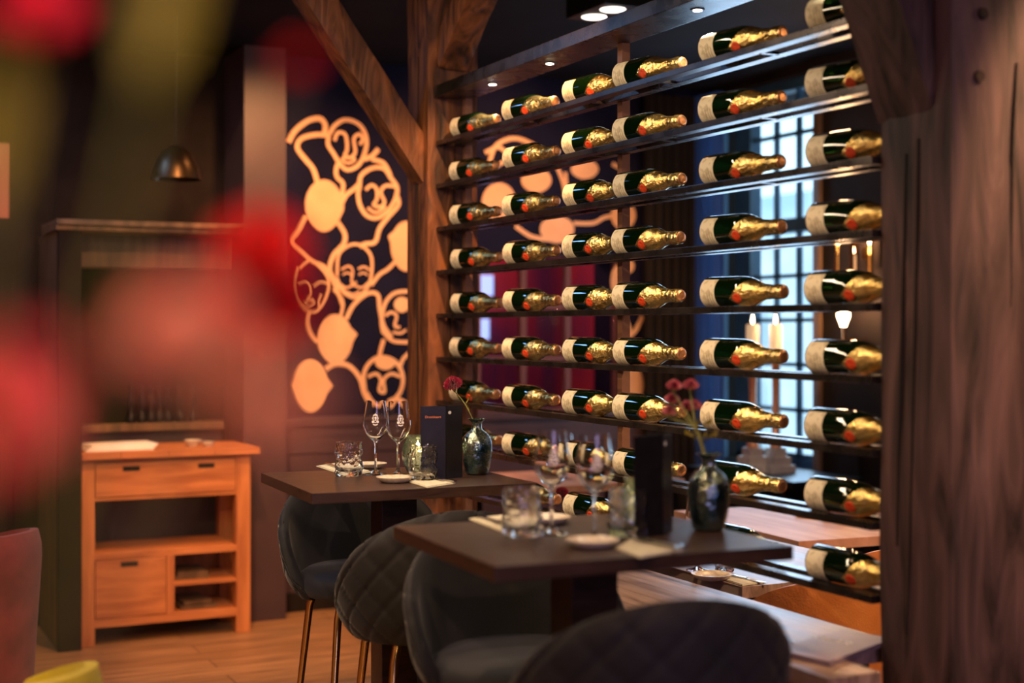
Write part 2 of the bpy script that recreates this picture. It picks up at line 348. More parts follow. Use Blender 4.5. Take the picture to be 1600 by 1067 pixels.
for i, (x, z) in enumerate(((3.45, 1.86), (3.98, 1.80), (3.95, 1.50), (3.30, 1.45))):
    bm = BM(); bmesh.ops.create_cube(bm, size=1, matrix=Matrix.Translation((0, 0, 0)) @ Matrix.Diagonal((.12, .02, .14, 1)))
    M['lit%d' % i] = mat('lit_blue_pane_%d' % i, (.3, .4, .8), .5, emit=(.35, .5, 1.0), estr=1.2)
    tag(obj('lit_window', bm, 'lit%d' % i, None, (x + .15, 8.86, z)), 'small pale blue lit pane on the red wall beyond the hatch, ' + ('upper left', 'upper right', 'lower right', 'lower left')[i] + ' of the four', 'window', 'lit panes beyond the hatch')
# ------------------------------------------------------------------ mural (flat paint on the wall)
def mp(X, Y): return (400 + X / 2.135, 160 + Y / 2.135)
def mq(X, Y): return (740 + X / 2.318, 200 + Y / 2.318)
CUT0, CUT1 = 1.985, 4.83
def mural_part(name, bm):
    bmesh.ops.bisect_plane(bm, geom=bm.verts[:] + bm.edges[:] + bm.faces[:], plane_co=(CUT1, 0, 0), plane_no=(1, 0, 0), clear_outer=True)
    for v in bm.verts: v.co -= mural.location
    obj(name, bm, 'mural', mural)
def ribbon(pts, width, y=YW, closed=False):
    bm = BM(); SEQ[0] += 1; off = .002 + .0001 * SEQ[0]
    P = [on_y(px, py, y) for px, py in catmull(pts, 6, closed)]
    P = [Vector((p.x, y - off, p.z)) for p in P]
    n = len(P); L, Rr = [], []
    for i, p in enumerate(P):
        t = (P[(i + 1) % n] - P[i - 1]) if closed else (P[min(i + 1, n - 1)] - P[max(i - 1, 0)])
        nrm = Vector((-t.z, 0, t.x)).normalized() * width / 2
        L.append(bm.verts.new(p + nrm)); Rr.append(bm.verts.new(p - nrm))
    for i in range(n if closed else n - 1):
        j = (i + 1) % n; bm.faces.new((L[i], L[j], Rr[j], Rr[i]))
    mural_part('painted_line', bm)
def blob(cx, cy, rx, ry, f, y=YW, bumps=()):
    bm = BM(); vs = []; SEQ[0] += 1; off = .002 + .0001 * SEQ[0]
    for k in range(40):
        a = 2 * math.pi * k / 40; s = 1.0
        for (ba, bh, bw) in bumps:
            d = (a - R(ba) + math.pi) % (2 * math.pi) - math.pi; s += bh * math.exp(-(d / bw) ** 2)
        taper = 1 - .12 * max(0, math.sin(a)) ** 2
        p = on_y(*f(cx + rx * s * taper * math.cos(a), cy + ry * s * math.sin(a)), y); vs.append(bm.verts.new((p.x, y - off, p.z)))
    bm.faces.new(vs); mural_part('painted_head', bm)
def arcp(cx, cy, rx, ry, a0, a1, n=10):
    return [(cx + rx * math.cos(R(a0 + (a1 - a0) * i / n)), cy + ry * math.sin(R(a0 + (a1 - a0) * i / n))) for i in range(n + 1)]
mural = thing('wall_mural', 'orange line-drawn mural of linked faces and solid heads on dark navy wall', 'mural', (2.6, YW, 1.6))
W = .0165; SEQ = [0]
strokes = [
 ([(108, 133), (130, 95), (172, 62), (212, 54), (230, 75), (228, 105)], 1.25),
 ([(245, 110), (200, 108), (152, 120), (137, 150), (160, 185), (190, 222), (205, 268)], 1.15),
 ([(245, 105), (265, 75), (300, 58), (345, 75), (368, 120), (362, 170), (340, 210), (305, 225), (280, 205), (258, 170), (240, 140), (243, 108)], 1),
 ([(262, 128), (272, 102), (295, 105), (303, 130), (303, 160), (296, 178), (315, 184), (331, 165), (326, 122), (345, 106), (356, 125), (345, 140)], .8),
 ([(283, 190), (305, 183), (330, 190), (308, 203), (285, 192)], .6),
 ([(358, 190), (385, 180), (408, 155)], 1.1),
 ([(272, 205), (266, 232), (272, 252), (290, 272), (285, 315)], 1),
 ([(280, 350), (300, 310), (325, 290), (348, 268)], 1),
 ([(345, 285), (350, 245), (385, 220), (425, 220), (448, 250), (470, 285), (463, 325), (440, 360), (405, 385), (370, 378), (347, 345), (340, 305), (345, 282)], 1),
 ([(365, 292), (385, 276), (402, 290), (403, 322), (392, 342), (415, 348), (428, 332), (416, 300), (432, 278), (470, 282)], .8),
 ([(372, 352), (400, 368), (432, 348)], .7),
 ([(385, 190), (425, 203), (448, 245)], 1),
 ([(466, 305), (475, 340), (442, 380), (412, 420), (397, 465), (365, 472), (345, 480)], 1.05),
 ([(165, 380), (138, 430), (115, 465), (150, 500), (185, 530), (230, 552), (262, 610), (290, 680)], 1),
 ([(272, 400), (296, 440), (290, 475), (258, 510), (245, 560), (268, 600), (300, 640)], 1.1),
 ([(270, 580), (275, 510), (310, 477), (350, 477), (382, 510), (386, 560), (375, 610), (350, 640), (320, 650), (285, 625), (270, 585)], .7),
 ([(283, 558), (308, 546), (322, 562), (318, 600), (335, 600)], .5), ([(340, 556), (360, 548), (378, 560)], .5),
 ([(288, 575), (305, 568), (318, 577)], .4), ([(342, 575), (358, 568), (372, 577)], .4),
 ([(280, 605), (300, 618), (325, 610), (352, 618), (375, 600)], .5), ([(300, 632), (325, 640), (345, 630)], .5),
 ([(135, 550), (125, 600), (130, 650), (160, 688), (195, 697), (222, 668), (240, 620), (235, 580), (205, 545), (175, 528), (140, 555)], .7),
 ([(135, 608), (160, 600), (175, 612), (178, 640), (165, 657), (188, 657)], .5), ([(188, 615), (212, 600), (236, 604)], .5),
 ([(152, 668), (175, 660), (192, 668), (172, 678), (155, 668)], .45), ([(215, 640), (205, 665), (210, 690)], .5),
 ([(175, 690), (168, 730), (180, 770), (203, 800)], 1),
 ([(278, 725), (288, 665), (256, 622)], .8), ([(300, 722), (325, 675), (370, 638), (405, 642), (412, 690), (425, 745), (452, 785)], 1),
 ([(424, 770), (418, 730), (430, 670), (462, 636), (510, 630)], .9), ([(424, 765), (455, 795), (510, 800)], .9),
 ([(430, 712), (450, 700), (468, 712), (462, 745), (480, 750)], .7), ([(455, 765), (480, 770), (500, 758)], .6),
 ([(425, 790), (412, 850), (440, 880)], 1),
 ([(472, 522), (440, 555), (410, 575), (383, 610)], .9),
 ([(230, 890), (265, 872), (310, 880), (345, 920), (360, 970), (385, 1012)], 1.2),
 ([(362, 960), (358, 910), (375, 872), (410, 850), (460, 862), (488, 910), (480, 965), (440, 1005), (395, 1005), (365, 965)], 1),
 ([(372, 915), (400, 905), (415, 925), (410, 960), (428, 965), (425, 925), (450, 905), (480, 915)], .8), ([(440, 1000), (470, 990), (510, 1012)], 1.2), ([(510, 835), (490, 855), (480, 880)], .9)]
for pts, k in strokes: ribbon([mp(*p) for p in pts], W * k * 1.4)
blob(225, 345, 63, 87, mp, bumps=((5, .08, .2),))
blob(262, 790, 60, 84, mp, bumps=((-10, .28, .16),))
blob(180, 945, 58, 88, mp, bumps=((0, .32, .16), (180, .12, .15)))
blob(500, 480, 52, 84, mp, bumps=((200, .25, .15),))
blob(430, 868, 34, 24, mp); blob(485, 675, 26, 26, mp)
str2 = [([(55, 170), (60, 110), (85, 60), (150, 38), (230, 70), (285, 115), (320, 190), (330, 240)], 1.1),
 ([(40, 90), (90, 70), (120, 110), (60, 150)], 1), ([(150, 355), (200, 390), (250, 402), (300, 405)], 1.1),
 ([(330, 160), (335, 220), (325, 250)], .9), ([(360, 345), (430, 345), (470, 325), (520, 315)], 1),
 ([(500, 130), (540, 160), (545, 230)], 1.1), ([(190, 200), (215, 215), (240, 205)], .8)]
for pts, k in str2: ribbon([mq(*p) for p in pts], W * k * 1.4)
blob(90, 270, 62, 72, mq); blob(300, 368, 62, 50, mq); blob(225, 190, 55, 45, mq); blob(400, 150, 50, 36, mq); blob(540, 318, 45, 52, mq)
for pts, k in (([(520, 640), (560, 720), (560, 760)], 1.2), ([(610, 680), (585, 730), (560, 760), (545, 800)], 1.2), ([(560, 800), (600, 830), (590, 860)], 1.2),
               ([(520, 500), (505, 540), (520, 575), (560, 590)], 1.3)): ribbon([mq(*p) for p in pts], W * k * 1.4)
blob(555, 500, 25, 28, mq); blob(570, 930, 42, 75, mq); blob(510, 555, 16, 48, mq)
# ------------------------------------------------------------------ timber posts and braces
def timber(name, p0, p1, w_, d_, seed, parent=None, yaxis=Vector((0, 1, 0)), m='post', wob=.006):
    p0, p1 = Vector(p0), Vector(p1); ax = (p1 - p0); L = ax.length; ax.normalize()
    ya = (yaxis - ax * yaxis.dot(ax)).normalized(); xa = ya.cross(ax)
    bm = BM(); n = max(6, int(L / .05)); k = 6; rings = []
    for i in range(n + 1):
        t = i / n; ring = []
        for s in range(4 * k):
            side, f = divmod(s, k); f = f / k
            u, v = [(-1 + 2 * f, -1), (1, -1 + 2 * f), (1 - 2 * f, 1), (-1, 1 - 2 * f)][side]
            l = max(abs(u), abs(v)); q = 1 - .035 * (abs(u * v)) ** 6
            p = p0 + ax * L * t + xa * u * q * w_ / 2 + ya * v * q * d_ / 2
            nz = noise.noise(Vector((p.x * 9 + seed, p.y * 9, p.z * 2.2))) * wob + noise.noise(Vector((p.x * 40 + seed, p.y * 40, p.z * 5))) * wob * .4
            p += (xa * u + ya * v).normalized() * nz
            ring.append(bm.verts.new(p))
        rings.append(ring)
    for a, b in zip(rings, rings[1:]):
        for s in range(4 * k): bm.faces.new((a[s], a[(s + 1) % (4 * k)], b[(s + 1) % (4 * k)], b[s]))
    bm.faces.new(rings[0]); bm.faces.new(rings[-1])
    return obj(name, bm, m, parent, smooth=50)
def crack(parent, pts, r):
    bm = BM(); tube(bm, pts, r, 6); return obj('crack', bm, 'crack', parent)
# far post: corner towards the camera about (2.2, 5.22)
FPX, FPY = 2.30, 5.345
fp = thing('timber_post', 'dark oak post at the far left end of the bottle rack', 'post', (0, 0, 0))
timber('post_shaft', (FPX, FPY, 0), (FPX, FPY, ZC), .225, .225, 3, fp)
timber('brace', (2.25, FPY - .01, 2.10), (1.645, FPY - .01, ZC - .01), .12, .12, 11, fp, Vector((0, 1, 0)))
timber('brace', (FPX - .01, FPY - .09, 2.58), (FPX + .03, FPY - .44, ZC - .01), .12, .13, 17, fp, Vector((1, 0, 0)))
crack(fp, [(FPX - .01, FPY - .113, 1.2), (FPX - .018, FPY - .114, 1.7), (FPX, FPY - .114, 2.0), (FPX + .01, FPY - .113, 2.4)], [.001, .004, .003, .001])
crack(fp, [(FPX - .113, FPY - .02, 1.0), (FPX - .114, FPY - .01, 1.6), (FPX - .113, FPY - .02, 2.6)], [.002, .005, .002])
# near post
NPX, NPY = 2.385, 2.50
np_ = thing('timber_post', 'thick weathered oak post in the right foreground, beside the near end of the rack', 'post', (0, 0, 0))
timber('post_shaft', (NPX, NPY, 0), (NPX, NPY, ZC), .29, .235, 29, np_, m='postnear', wob=.009)
timber('brace', (NPX - .05, NPY + .03, 2.02), (NPX - .42, NPY + .05, ZC - .01), .20, .19, 41, np_, Vector((0, 1, 0)), m='postnear', wob=.008)
crack(np_, [(NPX - .146, NPY + .055, 1.0), (NPX - .147, NPY + .04, 1.3), (NPX - .147, NPY + .02, 1.9)], [.002, .007, .004])
crack(np_, [(NPX - .146, NPY + .02, .8), (NPX - .147, NPY - .01, 1.5), (NPX - .146, NPY - .02, 1.93)], [.002, .006, .005])
crack(np_, [(NPX + .03, NPY - .119, 1.55), (NPX + .035, NPY - .119, 1.9), (NPX + .05, NPY - .118, 2.1)], [.002, .005, .003])
for p in ((1533, 22), (1527, 120)):
    q = on_y(p[0], p[1], NPY - .119); bm = BM()
    bmesh.ops.create_cone(bm, cap_ends=True, segments=14, radius1=.016, radius2=.013, depth=.02, matrix=Matrix.Translation((q.x, q.y, q.z)) @ Matrix.Rotation(R(90), 4, 'X'))
    obj('peg', bm, 'peg', np_)
# ------------------------------------------------------------------ plank ledge under the rack
lg = thing('plank_ledge', 'long greyish plank ledge running under the bottle rack, beside the near post', 'ledge', (2.14, 3.8, 0))
bm = BM(); box(bm, -.19, -.045, -1.36, 1.41, .71, .75, .003); obj('plank', bm, 'plank', lg)
bm = BM(); box(bm, -.041, .19, -1.16, 1.41, .71, .75, .003); obj('plank', bm, 'plank', lg)
bm = BM(); box(bm, -.10, .14, -1.1, 1.38, 0, .71); obj('ledge_wall', bm, 'dark', lg)
# ------------------------------------------------------------------ rack
RX, RY0, RY1 = 2.28, 2.622, 5.225
SH = [1.5615 + .172 * (5 - k) for k in range(0, 10)]          # SH[0] is the lighted top bar, SH[1..9] the shelves
rk = thing('bottle_rack', 'tall black steel rack with nine open shelves of champagne bottles between two oak posts', 'rack', (RX, 3.9, .752))
def rl(bm, x0, x1, z0, z1, bev=.0015): box(bm, x0, x1, RY0 - 3.9, RY1 - 3.9, z0 - .752, z1 - .752, bev)
bm = BM(); rl(bm, -.07, .08, SH[0] + .0, SH[0] + .045, .002); tb = obj('top_bar', bm, 'rack', rk)
for px in (793, 875, 1090, 1330):
    q = on_z(px, {793: 133, 875: 100, 1090: 15, 1330: -85}[px], SH[0]); yy = q.y
    bm = BM(); lathe(bm, [(.0001, 0), (.013, 0), (.013, .004), (.0001, .004)], 20); o = obj('led_lens', bm, 'led', tb, (0.005, yy - 3.9, SH[0] - .004 - .752))
    bm = BM(); lathe(bm, [(.014, 0), (.021, 0), (.021, .003), (.014, .003)], 24); obj('spot_ring', bm, 'rack', tb, (0.005, yy - 3.9, SH[0] - .003 - .752))
    light('SPOT', (RX + .005, yy, SH[0] - .012), 14, (1, .78, .55), (RX - .02, yy, 1), .012, 130, .6)
for k in range(1, 10):
    z = SH[k]; bm = BM()
    rl(bm, -.058, -.022, z - .018, z); rl(bm, .022, .058, z - .018, z)
    for y in (RY0 + .02, 3.1, 3.60, 4.02, 4.5, 5.0): box(bm, -.03, .03, y - 3.9 - .008, y - 3.9 + .008, z - .018 - .752, z - .010 - .752)
    obj('shelf', bm, 'rack', rk)
for y in (5.19, 3.965, 2.66):
    bm = BM(); box(bm, .048, .078, y - 3.9 - .015, y - 3.9 + .015, 0, SH[0] - .752, .001); obj('upright', bm, 'upright', rk)
# ------------------------------------------------------------------ champagne bottle
PROF = [(.0001, .012), (.020, .008), (.034, .002), (.040, .0), (.0432, .004), (.044, .012), (.044, .06), (.044, .10), (.0438, .138), (.0428, .152), (.0405, .167), (.0365, .182), (.031, .197), (.0255, .211), (.0218, .224), (.0196, .238), (.0185, .252), (.0178, .262)]
def prof_r(z, P=PROF[5:]):
    for (r0, z0), (r1, z1) in zip(P, P[1:]):
        if z0 <= z <= z1: return r0 + (r1 - r0) * (z - z0) / (z1 - z0)
    return P[-1][0] if z > P[-1][1] else P[0][0]
# local frame: axis = +Z, front (label) = +X
def make_bottle():
    t = thing('champagne_bottle', '', 'bottle')
    bm = BM(); lathe(bm, PROF + [(.0001, .264)], 40); obj('bottle_glass', bm, 'glassgreen', t, smooth=60)
    bm = BM(); n = 26; g = []
    for i in range(n + 1):
        a = R(-78 + 156 * i / n); g.append([bm.verts.new((.0443 * math.cos(a), .0443 * math.sin(a), z)) for z in (.007, .028, .048, .068)])
    for a, b in zip(g, g[1:]):
        for j in range(3): bm.faces.new((a[j], b[j], b[j + 1], a[j + 1]))
    lb = obj('label', bm, 'label', t, smooth=60)
    # faint script lines printed on the label
    bm = BM()
    for (z, a0, a1, st) in ((.056, -20, 22, 4), (.047, -30, 32, 3), (.036, -16, 16, 3)):
        a = a0
        while a < a1:
            d = random.uniform(1.5, 3.2); p = []
            for (aa, zz) in ((a, z), (a + d, z), (a + d, z + .0024), (a, z + .0024)):
                p.append(bm.verts.new((.04445 * math.cos(R(aa)), .04445 * math.sin(R(aa)), zz)))
            bm.faces.new(p); a += d + random.uniform(.8, 1.6)
    obj('label_print', bm, mat('label_print_ink', (.20, .15, .08), .6), lb)
    bm = BM(); n = 48; m_ = 22; g = []
    for i in range(n):
        th = 2 * math.pi * i / n; d = abs((th + math.pi) % (2 * math.pi) - math.pi)
        z0 = .126 + .074 * min(1, d / R(118)) ** .85
        col_ = []
        for j in range(m_ + 1):
            z = z0 + (.262 - z0) * j / m_
            r = prof_r(z) + .0008 + .0006 * math.sin(7 * th + z * 120) * (j / m_)
            if z > .235: r += .0006 * math.sin(13 * th + z * 300)
            col_.append(bm.verts.new((r * math.cos(th), r * math.sin(th), z)))
        for (r, z) in ((.0196, .266), (.0206, .271), (.0206, .277), (.0192, .281), (.0196, .287), (.0196, .293), (.0180, .2985)):
            rr = r + .0004 * math.sin(9 * th + z * 500); col_.append(bm.verts.new((rr * math.cos(th), rr * math.sin(th), z)))
        g.append(col_)
    for i in range(n):
        a, b = g[i], g[(i + 1) % n]
        for j in range(len(a) - 1): bm.faces.new((a[j], b[j], b[j + 1], a[j + 1]))
    obj('foil', bm, 'foil', t, smooth=70)
    bm = BM(); lathe(bm, [(.0181, .2975), (.0165, .3005), (.0110, .3025), (.0105, .3018), (.0001, .3022)], 24); obj('cork_cap', bm, 'cap', t, smooth=40)
    bm = BM()
    lathe(bm, [(.0001, .0018), (.008, .0018), (.0095, .0022), (.0138, .0020), (.0150, .0008), (.0152, -.003)], 26,
          Matrix.Translation((.0418, 0, .1555)) @ Matrix.Rotation(R(-9), 4, 'Y') @ Matrix.Rotation(R(90), 4, 'Y'),
          warp=lambda p, a, r, z: Vector((p.x, p.y, p.z - (p.y ** 2) / .09)))
    obj('seal', bm, 'seal', t, smooth=40)
    return t
proto = make_bottle()
COLY = [5.116, 4.642, 4.185, 3.852, 3.367, 2.890]
BYAW = R(6.0)
first = True
for k in range(1, 10):
    for c in range(6):
        if k == 9 and c == 0: continue
        b = proto if first else copy_tree(proto); first = False
        y = COLY[c] + random.uniform(-.006, .006); yaw = BYAW + R(random.uniform(-1.2, 1.2))
        ax = Vector((math.sin(yaw), -math.cos(yaw), -.012)).normalized()
        roll = R(-24 + random.uniform(-7, 5))
        side = Vector((-1, 0, 0)); side = (side - ax * side.dot(ax)).normalized(); upv = Vector((0, 0, 1)); upv = (upv - ax * upv.dot(ax)).normalized()
        front = side * math.cos(roll) + upv * math.sin(roll); third = ax.cross(front)
        mt = Matrix((front, third, ax)).transposed().to_4x4()
        mt.translation = Vector((RX - .010, y, SH[k] + .0412))
        b.matrix_world = mt
        b['label'] = 'champagne bottle with red seal, %s from the left on the %s' % (ORD[c], 'lowest rack shelf' if k == 9 else 'top rack shelf' if k == 1 else ORD[k - 1] + ' rack shelf down')
        if c == 5: b['label'] = 'champagne bottle beside the near oak post, rightmost on the %s' % ('lowest rack shelf' if k == 9 else 'top rack shelf' if k == 1 else ORD[k - 1] + ' rack shelf down')
        b['group'] = 'champagne bottles on the rack'
# ------------------------------------------------------------------ high tables
def high_table(label, loc, rz):
    t = thing('bar_table', label, 'table', loc, rz, 'square high tables along the rack')
    bm = BM(); box(bm, -.335, .335, -.305, .305, 1.02, 1.05, .002); obj('tabletop', bm, 'tabletop', t)
    bm = BM(); box(bm, -.055, .055, -.055, .055, .02, 1.02, .003); obj('pedestal', bm, 'tabletop', t)
    bm = BM(); box(bm, -.25, .25, -.25, .25, 0, .02, .003); obj('base_plate', bm, 'iron', t)
    return t
T1 = high_table('square dark wooden high table further from the camera, in front of the far oak post', (1.57, 4.02, 0), R(-3))
T2 = high_table('square dark wooden high table nearest the camera, in the middle foreground', (1.505, 2.717, 0), R(-3))
TZ = 1.0505
# ------------------------------------------------------------------ bar stools
def shell(quilt):
    bm = BM(); nu, nv = 96, 44; G = [[], []]
    A = 104
    for layer in (0, 1):
        for i in range(nu + 1):
            u = -1 + 2 * i / nu; a = R(A) * u; row = []
            top = .655 + .350 * max(0, 1 - abs(u) ** 1.9) ** .72 + .012
            for j in range(nv + 1):
                v = j / nv; z = .650 + (top - .650) * v
                h = (z - .65) / .345
                r = .235 + .040 * math.sin(min(1, h * 1.2) * math.pi / 2) - .03 * (1 - min(1, h * 4)) ** 2
                th = .019 * (1 - max(0, (v - .86) / .14) ** 2 * .85)
                edge = min(1, (1 - abs(u)) / .05); th *= .3 + .7 * edge
                rr = r + (th if layer == 0 else -th)
                if quilt and layer == 0:
                    s = a * .27; q1 = (s + (z - .65)) / .105; q2 = (s - (z - .65)) / .105
                    for q in (q1, q2):
                        d = abs(q - round(q)); rr -= .0075 * math.exp(-(d / .055) ** 2)
                row.append(bm.verts.new((rr * math.sin(a), -rr * math.cos(a) * .92, z)))
            G[layer].append(row)
    o, n_ = G
    for i in range(nu):
        for j in range(nv):
            bm.faces.new((o[i][j], o[i + 1][j], o[i + 1][j + 1], o[i][j + 1])); bm.faces.new((n_[i][j], n_[i][j + 1], n_[i + 1][j + 1], n_[i + 1][j]))
        bm.faces.new((o[i][nv], o[i + 1][nv], n_[i + 1][nv], n_[i][nv])); bm.faces.new((o[i][0], n_[i][0], n_[i + 1][0], o[i + 1][0]))
    for j in range(nv):
        bm.faces.new((o[0][j], o[0][j + 1], n_[0][j + 1], n_[0][j])); bm.faces.new((o[nu][j], n_[nu][j], n_[nu][j + 1], o[nu][j + 1]))
    return bm
def make_stool():
    # back towards local -Y, the sitter faces +Y
    t = thing('bar_stool', '', 'stool')
    obj('backrest', shell(True), 'velvet', t, smooth=60)
    bm = BM(); lathe(bm, [(.0001, .652), (.19, .652), (.222, .660), (.236, .685), (.232, .715), (.205, .733), (.12, .740), (.0001, .742)], 48, warp=lambda p, a, r, z: Vector((p.x * .98, p.y * .98 + .012, p.z)))
    obj('seat', bm, 'velvetblue', t, smooth=60)
    for sx in (-1, 1):
        for sy in (-1, 1):
            bm = BM(); tube(bm, [(sx * .135, sy * .125, .655), (sx * .15, sy * .14, .6), (sx * .205, sy * .195, .006)], [.012, .0125, .009], 14); obj('leg', bm, 'brass', t, smooth=50)
    bm = BM(); c = [(sx * .181, sy * .171, .25) for sx, sy in ((-1, -1), (1, -1), (1, 1), (-1, 1))]
    for i in range(4): tube(bm, [c[i], c[(i + 1) % 4]], .007, 10)
    obj('footrest', bm, 'brass', t, smooth=50)
    return t
stool = make_stool()
spots = [((1.60, 4.325, 0), R(180), 'dark velvet bar stool with brass legs under the far end of the farther high table'),
         ((1.56, 3.71, 0), R(-4), 'dark bar stool with a diamond-quilted back, at the near side of the farther high table'),
         ((1.515, 3.03, 0), R(176), 'charcoal velvet bar stool with its inner back in view, beyond the nearest high table'),
         ((1.455, 2.39, 0), R(-12), 'dark bar stool in the bottom foreground, its rounded back closest to the camera')]
for i, (p, a, l) in enumerate(spots):
    s = stool if i == 0 else copy_tree(stool)
    s.location = p; s.rotation_euler = (0, 0, a); s['label'] = l; s['group'] = 'velvet bar stools at the high tables'
# ------------------------------------------------------------------ tableware builders
def glass_profile(outer, th):
    inner = [(max(.0001, r - th), z + (th if i == 0 else 0)) for i, (r, z) in enumerate(outer)]
    return inner
def wine_glass():
    t = thing('wine_glass', '', 'glass')
    out = [(.0001, 0), (.033, 0), (.036, .0012), (.034, .003), (.018, .006), (.008, .012), (.0045, .024), (.0038, .06), (.0042, .095), (.008, .104), (.020, .113), (.032, .128), (.0385, .144), (.0395, .155), (.038, .175), (.034, .20), (.0300, .228)]
    inn = [(.0290, .228), (.033, .20), (.037, .175), (.0385, .155), (.0373, .145), (.0308, .130), (.019, .116), (.007, .110), (.0001, .108)]
    bm = BM(); lathe(bm, out + inn, 40); obj('bowl_and_stem', bm, 'glass', t, smooth=50)
    # etched white crest on the bowl, facing local -Y
    bm = BM()
    def bowlr(z):
        for (r0, z0), (r1, z1) in zip(out[9:], out[10:]):
            if z0 <= z <= z1: return r0 + (r1 - r0) * (z - z0) / (z1 - z0)
        return .03
    def patch(poly):
        vs = []
        for x, z in poly:
            r = bowlr(z) + .0003; a = x / r; vs.append(bm.verts.new((r * math.sin(a), -r * math.cos(a), z)))
        bm.faces.new(vs)
    patch([(-.007, .186), (-.002, .188), (0, .191), (.002, .188), (.007, .186), (.0075, .183), (-.0075, .183)])
    for s in (-1, 1):
        patch([(s * .0075, .182), (s * .0055, .182), (s * .0055, .172), (s * .003, .166), (0, .163), (0, .161), (s * .005, .164), (s * .0075, .171)])
        patch([(s * .004, .166), (s * .010, .169), (s * .0115, .163), (s * .006, .160)])
        patch([(s * .008, .180), (s * .0105, .176), (s * .009, .170), (s * .0085, .174)])
    patch([(-.002, .180), (.003, .181), (.004, .176), (.001, .173), (.003, .169), (-.003, .168), (-.001, .173), (-.003, .177)])
    patch([(-.008, .159), (0, .157), (.008, .159), (.007, .1555), (0, .153), (-.007, .1555)])
    obj('crest', bm, 'whiteink', t)
    return t
def wavy(amp, s):
    def f(p, a, r, z):
        k = 1 + amp * noise.noise(Vector((math.cos(a) * 2.2 + s, math.sin(a) * 2.2, z * 60))) * min(1, r / .03)
        return Vector((p.x * k, p.y * k, p.z))
    return f
def tumbler(seed=1):
    t = thing('water_tumbler', '', 'glass')
    out = [(.0001, 0), (.032, 0), (.039, .003), (.0415, .010), (.041, .02)] + [(.0408 + .0016 * math.sin(i * .9), .02 + .085 * i / 14) for i in range(1, 15)]
    inn = [(r - .0028, z) for r, z in reversed(out[5:])] + [(.036, .022), (.030, .016), (.0001, .014)]
    bm = BM(); lathe(bm, out + inn, 44, warp=wavy(.20, seed)); obj('tumbler_glass', bm, 'waveglass', t, smooth=60)
    return t
def plate():
    t = thing('side_plate', '', 'plate')
    bm = BM(); lathe(bm, [(.0001, .0), (.035, 0), (.044, .004), (.054, .013), (.0555, .016), (.054, .0165), (.044, .009), (.034, .005), (.0001, .0045)], 44, warp=wavy(.04, 5)); obj('dish', bm, 'ceramic', t, smooth=60)
    return t
def votive(mname='votive'):
    t = thing('votive_holder', '', 'candle holder')
    out = [(.0001, 0), (.026, 0), (.034, .005), (.046, .03), (.0505, .055), (.049, .08), (.041, .103), (.0375, .110), (.041, .118)]
    inn = [(.039, .118), (.0355, .110), (.039, .102), (.047, .08), (.0485, .055), (.044, .031), (.032, .008), (.0001, .006)]
    bm = BM(); lathe(bm, out + inn, 44); obj('holder_glass', bm, mname, t, smooth=60)
    c = thing('candle', '', ''); bpy.data.objects.remove(c)
    bm = BM(); lathe(bm, [(.0001, .0085), (.028, .0085), (.029, .012), (.029, .066), (.026, .068), (.0001, .066)], 30); cd = obj('candle', bm, 'wax', t, smooth=40)
    bm = BM(); lathe(bm, [(.0001, .072), (.0035, .077), (.0045, .083), (.003, .092), (.0001, .102)], 12); obj('flame', bm, 'flame', cd, smooth=60)
    return t
def vase():
    t = thing('mirrored_vase', '', 'vase')
    out = [(.0001, 0), (.030, 0), (.036, .006), (.043, .035), (.0475, .07), (.0475, .095), (.042, .115), (.030, .130), (.018, .138), (.0155, .148), (.016, .160), (.022, .168), (.027, .171)]
    inn = [(.025, .172), (.0145, .160), (.014, .148), (.017, .139), (.0001, .137)]
    def fr(p, a, r, z):
        k = 1 + (.12 * math.sin(7 * a) if z > .165 else 0) + (.02 * math.sin(14 * a) if .09 < z < .13 else 0)
        return Vector((p.x * k, p.y * k, p.z))
    bm = BM(); lathe(bm, out + inn, 56, warp=fr); obj('vase_body', bm, 'mercury', t, smooth=60)
    return t
def ruffle(bm, c, nrm, R0, layers=6, seed=0):
    rnd = random.Random(seed); nrm = Vector(nrm).normalized(); u = nrm.orthogonal().normalized(); v = nrm.cross(u)
    for l in range(layers):
        f = l / (layers - 1); n = 6 + l * 2; lift = R0 * (.75 - .65 * f); rad = R0 * (.35 + .65 * f)
        for k in range(n):
            a = 2 * math.pi * (k + rnd.random() * .5) / n; wdt = 2.6 * math.pi / n * .55; rows = []
            ph = rnd.random() * 6
            for j in range(4):
                t = j / 3; row = []
                for i in range(7):
                    s = -1 + i / 3; aa = a + s * wdt * (.3 + .7 * t)
                    rr = rad * t * (1 - .12 * abs(s)) * (1 + .06 * math.sin(ph + i * 2.6) * t)
                    hh = lift * t ** .7 + R0 * .20 * math.sin(ph + i * 2.2) * t + R0 * .05 * rnd.random() * t
                    row.append(bm.verts.new(Vector(c) + (u * math.cos(aa) + v * math.sin(aa)) * rr + nrm * hh))
                rows.append(row)
            for j in range(3):
                for i in range(6): bm.faces.new((rows[j][i], rows[j][i + 1], rows[j + 1][i + 1], rows[j + 1][i]))
